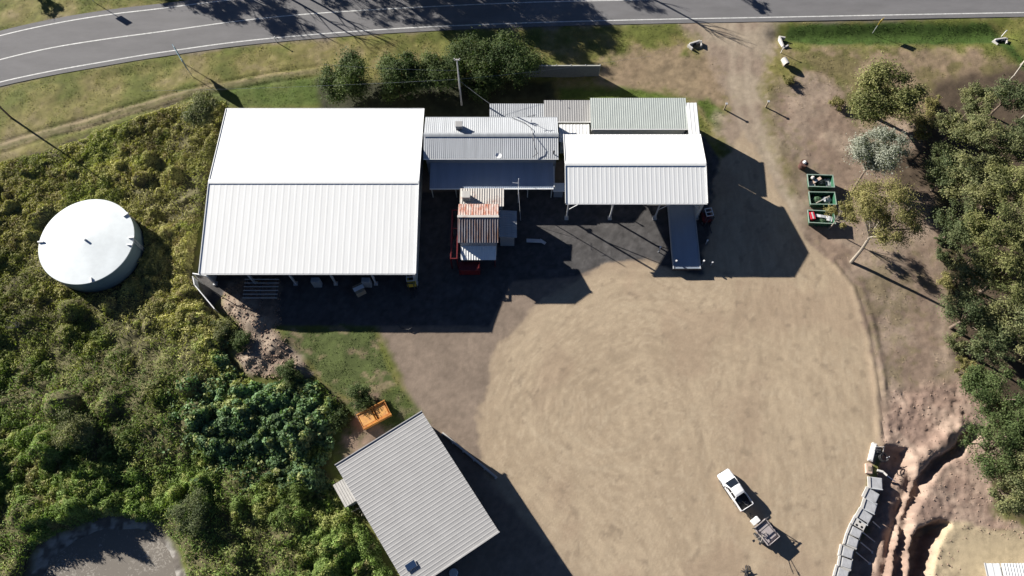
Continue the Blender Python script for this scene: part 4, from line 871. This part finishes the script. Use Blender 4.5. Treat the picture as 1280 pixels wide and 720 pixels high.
def junk(s_, name, lb, x, y, z, sz, m_, rz=0, ry=0, kind='box'):
    q = Vector(s_.location)+Matrix.Rotation(s_.rotation_euler.z, 3, 'Z') @ Vector((x, y, z)); t = thing(name, lb, name.replace('_', ' '), q, rz)
    if kind == 'box': MB().box((0,0,0), sz, ry=ry, bev=.02).build('panel', m_, t); MB().box((0,0,sz[2]/2+.012) if not ry else (0,0,.06), (sz[0]*.3,sz[1]*.9,.01), ry=ry).build('strap', 'signb', t)
    elif kind == 'bag':
        b_ = bmesh.new(); bmesh.ops.create_icosphere(b_, subdivisions=3, radius=.5)
        for v_ in b_.verts: v_.co = Vector((v_.co.x*sz[0], v_.co.y*sz[1], v_.co.z*sz[2]))*(1+.35*(random.random()-.5)*.6)
        me = bpy.data.meshes.new('sack'); b_.to_mesh(me); b_.free(); me.materials.append(M[m_]); link(bpy.data.objects.new('sack', me), t)
        MB().cyl((0,0,sz[2]*.4),(.03,0,sz[2]*.4+.15),.06,.03,n=7).build('knot', m_, t)
    return t
junk(s1,'cardboard_sheet','pinkish cardboard sheet lying slantwise in the uppermost skip bin',-.55,.1,1.0,(1.5,.4,.05),'card',R(28),R(-14))
junk(s1,'plastic_sheet','pale blue plastic sheet at the right end of the uppermost skip bin',1.1,.05,.75,(.8,1.1,.05),'zinc',.1,.1)
junk(s1,'plastic_sheet','white board at the left end of the uppermost skip bin',-1.05,-.25,.8,(.7,.8,.05),'concl',.3,-.1)
junk(s1,'rubbish_bag','dark rubbish bag in the middle of the uppermost skip bin',.25,.05,.75,(1.1,.9,.7),'blk',0,0,'bag')
junk(s1,'rubbish_bag','pale sack at the left rim of the uppermost skip bin',-.95,.45,1.15,(.5,.5,.45),'concl',0,0,'bag')
junk(s2,'rubbish_bag','large green waste sack filling the left of the middle skip bin',-.6,0,.65,(1.5,1.1,.8),'dgreen',0,0,'bag')
junk(s2,'rubbish_bag','smaller grey green sack at the right of the middle skip bin',.75,.1,.6,(1.2,1.0,.7),'zincd',0,0,'bag')
junk(s2,'wooden_plank','thin pale plank across the middle skip bin',.1,-.1,1.02,(2.2,.14,.05),'deadwood',.5,.03)
junk(s3,'plastic_tub','bright red tub at the left end of the lowest skip bin',-1.15,.1,1.05,(.6,1.0,.5),'redp',.1)
junk(s3,'plastic_sheet','long white sheet lying in the lowest skip bin',.2,.15,1.05,(1.9,.4,.06),'plast',-.15,.05)
junk(s3,'plastic_sheet','short white panel at the right of the lowest skip bin',1.1,-.1,.98,(.7,.7,.06),'plast',-.3,.08)
junk(s3,'rubbish_bag','dark green sack under the white sheets in the lowest skip bin',.1,-.35,.72,(1.6,.8,.6),'dgreen',0,0,'bag')
# rusty drum beside them
p = g(1002,209); p.z = gz(p.x, p.y); t = thing('rusty_drum', 'dark rusty drum with a pale sack on it, left of the skip bins', 'drum', p)
MB().cyl((0,0,0),(0,0,1.0),.5,n=24).cyl((0,0,.98),(0,0,1.03),.53,n=24).cyl((0,0,.5),(0,0,.54),.53,n=24).build('body', mat('dark_rust', (.10,.045,.035), .8, var=.3, scale=3), t)
junk(t,'rubbish_bag','pale sack on top of the rusty drum',0,.05,1.15,(.5,.5,.35),'plast',0,0,'bag')
p = g(1017,220); p.z = gz(p.x, p.y)
# ------------------------------------------------------------------ orange tipper body
p = g(468,519,.6); dr = (g(484,510)-g(452,527)); t = thing('tipper_body', 'worn orange steel tipper body with two compartments, lying above the angled grey shed', 'tipper body', (p.x, p.y, gz(p.x, p.y)), math.atan2(dr.y, dr.x))
b_ = MB(); L, Wd, h = 3.5, 1.75, .9
b_.box((0,0,.08), (L-.1,Wd-.1,.08))
for s_ in (-1,1): b_.box((0,s_*(Wd/2-.04),h/2+.03), (L,.07,h), rx=s_*R(6)); b_.box((s_*(L/2-.04),0,h/2+.03), (.07,Wd-.12,h))
b_.build('shell', 'orange', t); MB().box((.1,0,h/2+.06), (.08,Wd-.2,h)).build('divider', 'orange', t)
MB().box((-.85,0,.52), (1.6,Wd-.22,.74), bev=.10).box((.9,0,.46), (1.4,Wd-.22,.66), bev=.10).build('dirt_load', 'orangein', t)
for s_ in (-1,1): MB().box((0,s_*(Wd/2+.04),h+.04), (L+.1,.1,.08)).build('rim', 'orange', t)
# ------------------------------------------------------------------ block wall of the yard edge
BW = 'blocks and barriers of the retaining edge'
path = [(1092,566),(1087,586),(1094,604),(1089,619),(1085,632),(1080,645),(1073,654),(1067,664),(1063,676),(1058,690),(1055,703),(1050,716),(1045,732),(1040,748)]
labs = ['upright pale slab at the top end of the retaining edge','short brown stained block just below the pale slab','clear grey barrier with a curved rim, first below the brown block','blue grey barrier, second below the brown block','blue grey barrier, third below the brown block','blue grey barrier, lowest of the smooth ones','pale block with three round holes in its top','lilac grey concrete block right below the one with three holes','grey concrete block second below the one with three holes','grey concrete block third below the one with three holes','grey concrete block fourth below the one with three holes','grey concrete block at the bottom edge of the picture','grey concrete block just outside the bottom of the picture','last grey concrete block outside the bottom of the picture']
for k, (u, v) in enumerate(path):
    p = g(u, v, .2); a2 = g(*path[min(k+1, len(path)-1)]); a1 = g(*path[max(k-1, 0)]); an = math.atan2((a1-a2).y, (a1-a2).x)
    if k >= 2: an += random.uniform(-.13, .13); p = p+Vector((random.uniform(-.12,.12), 0, 0))
    t = thing('retaining_block' if k != 0 else 'concrete_slab', labs[k], 'block' if k else 'slab', (p.x, p.y, -1.3), an, BW)
    if k == 0: MB().box((0,.15,.85), (2.2,.5,1.75), bev=.04).build('slab', 'concl', t); MB().box((0,.15,1.74), (1.9,.3,.03)).build('top_face', 'plast', t)
    elif k == 1: MB().box((0,.1,.8), (1.1,.7,1.7), bev=.05).build('block', 'card', t); MB().box((0,.1,1.67), (.5,.3,.06)).build('lifting_notch', 'timber', t)
    elif k < 6:
        MB().box((0,-.15,.75), (1.36,1.5,1.5), bev=.10).build('barrier', 'bluebar', t)
        MB().box((0,.62,1.52), (1.3,.35,.12), bev=.03).build('pale_edge', 'concl', t)
        MB().box((-.62,-.15,1.53), (.10,1.45,.10), bev=.03).build('rim', 'signb', t)
    else:
        MB().box((0,-.1,.75), (1.32,1.55,1.5), bev=.06).build('block', 'conc' if k > 6 else 'concl', t)
        MB().box((0,.58,1.525), (1.2,.24,.07), bev=.02).build('pale_edge', 'concl', t)
        if k == 6:
            for x, y in ((.25,-.1),(-.25,.05),(-.15,-.5)): MB().cyl((x,y,1.49),(x,y,1.52),.13,n=14).build('hole', 'black', t)
        else:
            MB().box((0,-.25,1.515), (.9,1.0,.05), bev=.015).build('panel', 'bluebar', t)
for k, (u, v, u2, v2) in enumerate(((1091,652,1105,661),(1078,665,1098,678),(1076,678,1094,690),(1070,690,1090,704))):
    a_, b2 = g(u, v, .0), g(u2, v2, -.3); a_.z = .0; b2.z = -.9
    t = thing('prop_strut', ['pale strut bracing the retaining edge, uppermost of four','pale strut bracing the retaining edge, second from the top','pale strut bracing the retaining edge, third from the top','pale strut bracing the retaining edge, lowest of four'][k], 'strut', a_, 0, 'struts bracing the retaining edge')
    MB().cyl((0,0,0), b2-a_, .06, n=8).build('bar', 'concl', t); MB().box(b2-a_, (.3,.3,.08)).build('foot_plate', 'steel', t)
# broken pipes and fittings by the slab
for k, (u, v, m_, lb) in enumerate(((1098,564,'steel','grey steel pump frame beside the pale slab'),(1104,572,'black','black hose coil beside the pale slab'),(1103,590,'concl','broken pale pipe fitting beside the brown stained block'))):
    p = g(u, v, .3); t = thing(['pump_frame','hose_coil','pipe_fitting'][k], lb, ['pump','hose','pipe'][k], (p.x, p.y, -.1))
    if k == 0: MB().box((0,0,.4), (.5,.4,.35), bev=.05).build('motor', 'dsteel', t); MB().cyl((-.5,-.4,.1),(.5,-.4,.1),.04).cyl((-.5,.4,.1),(.5,.4,.1),.04).cyl((-.5,-.4,.1),(-.5,.4,.9),.04).cyl((.5,-.4,.1),(.5,.4,.9),.04).cyl((-.5,.4,.9),(.5,.4,.9),.04).build('frame', 'concl', t)
    elif k == 1: MB().tube([(.45*math.cos(a_), .45*math.sin(a_), .2+.05*a_) for a_ in np.linspace(0, 12, 40)], .05, 6).build('coil', 'black', t); MB().cyl((.45,0,.1),(.75,.1,.4),.07).build('nozzle', 'steel', t)
    else: MB().cyl((-.5,.2,.3),(.1,0,.4),.14,n=12).cyl((.1,0,.4),(.4,-.4,.5),.12,n=12).build('elbow', 'concl', t); MB().cyl((.2,-.2,.4),(1.4,-1.0,.1),.05).build('rod', 'plast', t)
# ------------------------------------------------------------------ small roof at the lower right
a = g(1232,704,2.8); w, n_ = a.x, a.y
t = thing('site_cabin', 'white ribbed roof cabin at the lower right corner of the picture', 'cabin', (w+4, n_-2, 0))
MB().sheet((w+1.6,n_-4.5,2.8),(w+11,n_-4.5,2.8),(w+11,n_,2.8),(w+1.6,n_,2.8),.3,.04).build('roof', 'white', t)
MB().sheet((w,n_-4.5,2.75),(w+1.5,n_-4.5,2.75),(w+1.5,n_,2.75),(w,n_,2.75),1.4,.02).build('porch_roof', 'white', t)
MB().box((w+6.2,n_-2.3,1.35), (9.0,4.0,2.75)).build('wall', 'wall', t); MB().box((w-.03,n_-2.2,2.70), (.1,4.5,.14)).build('gutter', 'steel', t)
wn = MB().box((w+4,n_-.28,1.5), (1.4,.08,.9)).build('window', 'white', t); MB().box((w+4,n_-.25,1.5), (1.2,.06,.75)).build('pane', 'glass', wn); settle(t)
# ------------------------------------------------------------------ fences, signs, poles
p, q = g(641,95,0), g(748,96,0); t = thing('panel_fence', 'dark grey panel fence with a pale top rail behind the buildings', 'fence', ((p.x+q.x)/2, (p.y+q.y)/2, 0))
L = q.x-p.x; MB().box((0,0,.95), (L,.08,2.7)).build('panel', 'fdark', t); MB().box((0,0,2.33), (L+.1,.14,.08)).build('top_rail', 'wall', t)
for k in range(7): MB().box((-L/2+L*k/6,.09,1.2), (.1,.1,2.45)).build('post', 'steel', t)
pts = [g(241,346,1.5), g(243,356,1.5), g(268,386,1.5)]
t = thing('side_fence', 'dark sheet fence with pale top rail by the lower left corner of the big shed', 'fence', (pts[0].x, pts[0].y, 0)); 
for a_, b2 in zip(pts[:-1], pts[1:]):
    d_ = b2-a_; mid = (a_+b2)/2-pts[0]; an = math.atan2(d_.y, d_.x)
    MB().box((mid.x, mid.y, .7), (d_.length,.06,1.6), rz=an).build('panel', 'gwall', t); MB().box((mid.x, mid.y, 1.53), (d_.length,.1,.07), rz=an).build('top_rail', 'plast', t)
for p in pts: q = p-pts[0]; MB().box((q.x, q.y, .75), (.1,.1,1.7)).build('post', 'steel', t)
p, q = g(241,342,3.2), g(260,345,3.4); t = thing('downpipe_beam', 'pale beam sticking out from the lower left corner of the big shed', 'beam', p); MB().cyl((0,0,0), q-p, .09).build('beam', 'plast', t); MB().cyl((.05,0,0),(.05,-.1,-3.2),.05).build('post', 'steel', t)
# rack of steel rails in front of the shed
a_, b2 = g(306,349,1.4), g(349,349,1.4); t = thing('rail_rack', 'rack of thin steel rails standing beside the soil heap under the shed eave', 'rack', ((a_.x+b2.x)/2, a_.y-1, .3)); q = MB(); L = b2.x-a_.x
for k in range(6): MB().cyl((-L/2,1.0-.48*k,1.1-.02*k),(L/2,1.0-.48*k,1.1-.02*k),.05,n=6).build('rail', 'steel', t)
for x in (-L/2+.2, 0, L/2-.2): MB().cyl((x,1.1,1.05),(x,-1.5,.95),.05,n=6).cyl((x,1.0,-.4),(x,1.0,1.05),.05,n=6).cyl((x,-1.4,-.4),(x,-1.4,1.0),.05,n=6).build('frame', 'dsteel', t)
q = MB(); rr = random.Random(5)
# vehicles and plant in the shade of the open front
def forklift(u, v, lb, rz, m_):
    p = g(u, v, 1.8); t = thing('forklift', lb, 'forklift', (p.x, p.y, 0), rz)
    MB().box((-.3,0,.75), (1.6,1.1,.8), bev=.08).build('body', m_, t); MB().box((-.9,0,1.0), (.5,1.05,.7), bev=.1).build('counterweight', 'dsteel', t)
    q = MB()
    for x in (-.75,.45):
        for y in (-.45,.45): q.cyl((x,y,1.1),(x*.85,y,2.15),.04)
    q.build('overhead_guard', 'dsteel', t)
    MB().box((-.14,-.42,2.18), (1.1,.08,.07)).box((-.14,.42,2.18), (1.1,.08,.07)).box((-.65,0,2.185), (.08,.9,.07)).box((.38,0,2.185), (.08,.9,.07)).box((-.14,0,2.185), (.07,.8,.07)).build('guard_top', 'plast', t)
    MB().box((-.35,0,1.3), (.5,.5,.2), bev=.04).build('seat', 'black', t)
    MB().box((.75,-.35,1.2), (.1,.1,2.3)).box((.75,.35,1.2), (.1,.1,2.3)).box((.75,0,2.3), (.1,.8,.1)).build('mast', 'dsteel', t)
    for y in (-.25,.25): MB().box((1.35,y,.15), (1.1,.12,.05)).build('fork', 'dsteel', t)
    for x in (-.8,.4):
        for y in (-.5,.5): wheel(t, x, y, .28, .2)
    return t
forklift(513,349,'forklift with a pale roof guard in shade at the right end of the big shed', R(-85), 'yellow')
forklift(886,268,'red forklift in the shade beside the right end of the truck canopy', R(-80), 'red')
p = g(448,360,1.2); t = thing('sheet_stack', 'pale board leaning over a pallet in the shade below the big shed', 'board', (p.x, p.y, 0)); MB().box((0,0,1.2), (1.3,.5,.06), rz=.55, ry=.15).build('board', 'plast', t); MB().box((0,0,.5), (1.2,1.2,1.1), rz=.5).build('crate', 'timber', t)
p = g(395,347,2); 
for k, (u, lb) in enumerate(((395,'grey steel cabinet just inside the middle of the big shed front'),(458,'grey steel cabinet just inside the big shed front, further right'))):
    p = g(u,352,1.2); t = thing('steel_cabinet', lb, 'cabinet', (p.x, p.y, 0)); MB().box((0,0,.9), (1.0,.6,1.8), bev=.02).build('body', 'zincd', t)
    for s_ in (-1,1): MB().box((s_*.25,-.31,.9), (.46,.03,1.7)).build('door', 'gwall', t)
# bent rod in the yard edge
p = g(508,409,.3); t = thing('bent_rod', 'thin dark bent rod lying at the edge of the big shed shadow', 'rod', (p.x, p.y, .05)); MB().tube([(-1.2,.6,.05),(-.6,-.1,.08),(.3,-.3,.25),(.9,.1,.3),(.7,.5,.4)], .045, 6).build('rod', 'dsteel', t)
# debris bits on the canopy gravel
p = g(668,301,.4); t = thing('loose_panel', 'bent pale panel lying on the dark gravel beside the small rusty building', 'panel', (p.x, p.y, .3), .4); MB().box((0,0,.1), (2.0,.5,.04), rz=-.4, ry=.1).build('panel', 'steel', t); MB().box((.9,-.5,.05), (.9,.4,.04), rz=-1).build('bent_end', 'steel', t)
# dead branches in the scrub
for k, (u, v, lb) in enumerate(((455,636,'pale dead branches sticking up beside the angled grey shed wall'),(20,408,'pale dead twigs showing in the scrub below the water tank'))):
    p = g(u, v, .8); t = thing('dead_branch', lb, 'dead branch', (p.x, p.y, gz(p.x, p.y))); q = MB(); rr = random.Random(k+9)
    for j in range(12):
        a_ = rr.uniform(0, 6.28); r_ = rr.uniform(.5,1.3)*(1 if k == 0 else .8); m1 = Vector((math.cos(a_)*r_*.5, math.sin(a_)*r_*.5, 1.0)); q.tube([(0,0,.1), m1, (math.cos(a_+.3)*r_, math.sin(a_+.3)*r_, 1.5+rr.random()*.6)], [.06,.045,.015], 5)
    q.build('branch', 'deadwood', t)
# power poles
def powerpole(u, v, h, lb, m_='palebark', arm=1.1, rz=0, wires=()):
    p = g(u, v); t = thing('power_pole', lb, 'power pole', (p.x, p.y, gz(p.x, p.y)), rz)
    MB().cyl((0,0,-.3),(0,0,h),.14,.08,n=12).build('pole', m_, t)
    for z in (h-.35,): 
        MB().box((0,.16,z), (2*arm,.11,.12)).build('cross_arm', m_, t)
        for x in (-arm+.1,-.35,.35,arm-.1): MB().cyl((x,.16,z+.06),(x,.16,z+.28),.05,n=8).build('insulator', 'concl', t)
    for (tx, ty, tz, x) in wires:
        b2 = Vector((tx-p.x, ty-p.y, tz)); a_ = Vector((x,.16,h-.1)) if rz == 0 else Vector((0,0,h)); n_p = 24; pts = []
        for j in range(n_p+1): s_ = j/n_p; q_ = a_.lerp(b2, s_); q_.z -= 4*s_*(1-s_)*.9; pts.append(q_)
        MB().tube(pts, .012, 4).build('wire', 'zincd', t)

    return t
pt = powerpole(577,131,9.6,'tall pale power pole behind the office roof','concl',.38)
w0 = g(395,103,5.4); w1 = g(576,94,5.6); w2 = g(735,78,5.4)
L0 = Vector(pt.location)
for (a_, b2) in ((Vector((0,0,5.6)), w0+(w0-w1)*1.2-L0), (Vector((0,0,5.6)), w2+(w2-w1)*.5-L0), (Vector((0,0,7.4)), g(400,80,7.2)-L0), (Vector((0,0,5.4)), Vector((g(640,148,4.8).x, g(640,148,4.8).y, 4.8))-L0)):
    pts = [a_.lerp(b2, s_)-Vector((0,0,4*s_*(1-s_)*.3)) for s_ in np.linspace(0,1,16)]; MB().tube(pts, .012, 4).build('wire', 'zincd', pt)
powerpole(15,148,8.6,'dark timber power pole at the left edge beside the dirt track','bark',.0001+.9,R(60))
# small poles and posts
def gpost(u, v, h, lb, m_='plast', r_=.05, grp=None, cap='steel', nm='guide_post', cat='post'):
    p = g(u, v); p.z = gz(p.x, p.y); t = thing(nm, lb, cat, p, 0, grp); MB().cyl((0,0,-.1),(0,0,h),r_,n=8).build('pole', m_, t); MB().box((0,0,h+.03), (r_*2.6,r_*2.6,.08)).build('cap', cap, t); return t
GP = 'small posts along road and driveway'
gpost(346,53,1.1,'white guide post on the road verge left of the garden trees','plast',.06,GP)
gpost(976,66,1.2,'white post leaning beside the culvert on the right of the driveway','plast',.05,GP)
gpost(1255,42,1.2,'white post beside the far right culvert','plast',.06,GP)
gpost(905,137,1.3,'dark gate post on the left side of the driveway','timber',.11,GP)
gpost(957,134,1.3,'dark gate post on the right side of the driveway','timber',.11,GP)
def sign(u, v, lb, pw, ph, zb, rz, m_='sign', posts=2, nm='road_sign', back='signb'):
    p = g(u, v); p.z = gz(p.x, p.y); t = thing(nm, lb, 'sign', p, rz)
    for s_ in ((-.36,.36) if posts == 2 else (0,)): MB().cyl((s_*pw,0,-.2),(s_*pw,0,zb+ph),.05,n=8).build('post', 'steel', t)
    MB().box((0,-.07,zb+ph/2), (pw,.05,ph), bev=.01).build('panel', m_, t); MB().box((0,-.035,zb+ph/2), (pw*.96,.02,.08)).build('back_rail', back, t); return t
sv = g(236,88); an = math.atan2(-sv.y-4, -sv.x)
sign(236,88,'large road sign board seen almost edge on, on the verge left of the shed', 3.4, 1.9, 1.9, an)
sign(1093,38,'small square road sign seen edge on beside the green roadside ditch', .9, .9, 2.0, R(42), 'yellow', 1)
sign(118,3,'road sign on the far side of the road casting a small square shadow', .9, .9, 1.9, R(38), 'yellow', 1)
# mailbox / cabinet by the drive
p = g(981,78,.6); p.z = gz(p.x, p.y); t = thing('mailbox', 'pale roofed mailbox drum beside the driveway entrance', 'mailbox', p, R(20))
MB().cyl((-.0,-.5,.75),(.0,.5,.75),.42,n=20).build('drum', 'concl', t); MB().box((0,0,.2), (.3,.5,.4)).build('stand', 'timber', t); MB().cyl((0,-.52,.75),(0,-.5,.75),.36,n=20).build('door', 'dsteel', t)
CU = 'concrete culvert ends at the ditch crossings'
for u, v, rz, lb in ((868,54,R(20),'concrete culvert end left of the driveway entrance'),(977,52,R(100),'concrete culvert end right of the driveway entrance'),(1251,48,R(10),'concrete culvert end at the far right of the green ditch')):
    p = g(u, v, .2); p.z = gz(p.x, p.y)-.05; t = thing('culvert_end', lb, 'culvert', p, rz, CU)
    MB().box((0,0,.3), (1.6,.22,.7), bev=.02).box((-.85,-.4,.25), (.2,.9,.55), rz=.4, bev=.02).box((.85,-.4,.25), (.2,.9,.55), rz=-.4, bev=.02).build('headwall', 'concl', t)
    MB().cyl((0,-.02,.25),(0,-.14,.25),.28,n=16).build('pipe_mouth', 'black', t)
for k, (u, v) in enumerate(((1262,100),(1276,148))):
    p = g(u, v); p.z = gz(p.x, p.y); t = thing('timber_rail', ['grey fence rail on two posts at the right edge near the road','pale fence rail corner at the right edge beside the wood'][k], 'fence rail', p, R(50))
    MB().cyl((0,0,1.0),(3.4,0,1.0),.07,n=8).build('rail', 'deadwood', t)
    for x in (0,3.3): MB().cyl((x,0,0),(x,0,1.1),.08,n=8).build('post', 'deadwood', t)
# loose stones in the excavation, on the soil heaps and along the edge of the yard
def stones(name, lb, poly, n_, smin, smax, m_):
    P_ = []; x0 = min(p[0] for p in poly); x1 = max(p[0] for p in poly); y0 = min(p[1] for p in poly); y1 = max(p[1] for p in poly)
    xs_ = RNG.uniform(x0, x1, n_*3); ys_ = RNG.uniform(y0, y1, n_*3); k = sdist(xs_, ys_, poly) > 0; xs_, ys_ = xs_[k][:n_], ys_[k][:n_]; zs = hgt(xs_, ys_); n_ = len(xs_)
    O = np.array([(1,0,0),(0,1,0),(-1,0,0),(0,-1,0),(0,0,1),(0,0,-1)], float); T_ = np.array([(0,1,4),(1,2,4),(2,3,4),(3,0,4),(1,0,5),(2,1,5),(3,2,5),(0,3,5)])
    s_ = smin+(smax-smin)*RNG.random(n_)**3; V_ = (O[None]*(.35+1.2*RNG.random((n_,6,1))))*s_[:,None,None]*np.array([1,1,.6]); V_ = V_+np.stack([xs_, ys_, zs+s_*.2], 1)[:,None]
    F_ = (T_[None]+6*np.arange(n_)[:,None,None]).reshape(-1,3); o = npmesh(name, V_.reshape(-1,3), F_, M[m_]); tag(o, lb, 'stones', kind='stuff')
M['soilclod'] = mat('soil_clods', (.27,.19,.145), .95, var=.3, scale=1.5)
stones('soil_clods', 'loose clods of reddish soil scattered through the excavation', Z['dig'], 3000, .02, .11, 'soilclod')
stones('soil_clods', 'loose clods and stones on the soil heaps beside the big shed', Z['mound'], 1800, .03, .16, 'soilclod')
# ------------------------------------------------------------------ light, sky, camera
w = bpy.data.worlds.new('World'); scn.world = w; w.use_nodes = True; nt = w.node_tree
sky = nt.nodes.new('ShaderNodeTexSky'); sky.sky_type = 'NISHITA'; sky.sun_disc = False; sky.air_density = .38; sky.dust_density = .2; sky.ozone_density = 2.5; sky.altitude = 800
el = math.asin(-SUNV.z); az = math.atan2(-SUNV.x, -SUNV.y)
sky.sun_elevation = el; sky.sun_rotation = az
nt.links.new(sky.outputs[0], nt.nodes['Background'].inputs[0]); nt.nodes['Background'].inputs[1].default_value = .05
L = bpy.data.lights.new('sun', 'SUN'); L.energy = 5.0; L.angle = R(.53); L.color = (1, .95, .87)
lo = bpy.data.objects.new('sun', L); link(lo); lo.rotation_euler = SUNV.to_track_quat('-Z', 'Y').to_euler()
cam = bpy.data.cameras.new('camera'); co = bpy.data.objects.new('camera', cam); link(co); cam.sensor_width = 36; cam.lens = FPX/1280*36
co.location = (0,0,H); co.rotation_euler = (T, 0, 0); cam.clip_end = 6000; cam.clip_start = .5; scn.camera = co
vs = scn.view_settings; vs.view_transform = 'Standard'; vs.look = 'None'; vs.exposure = 1.12; vs.gamma = 1; vs.use_curve_mapping = False
scn.cycles.max_bounces = 6; scn.cycles.diffuse_bounces = 3; scn.cycles.transparent_max_bounces = 4
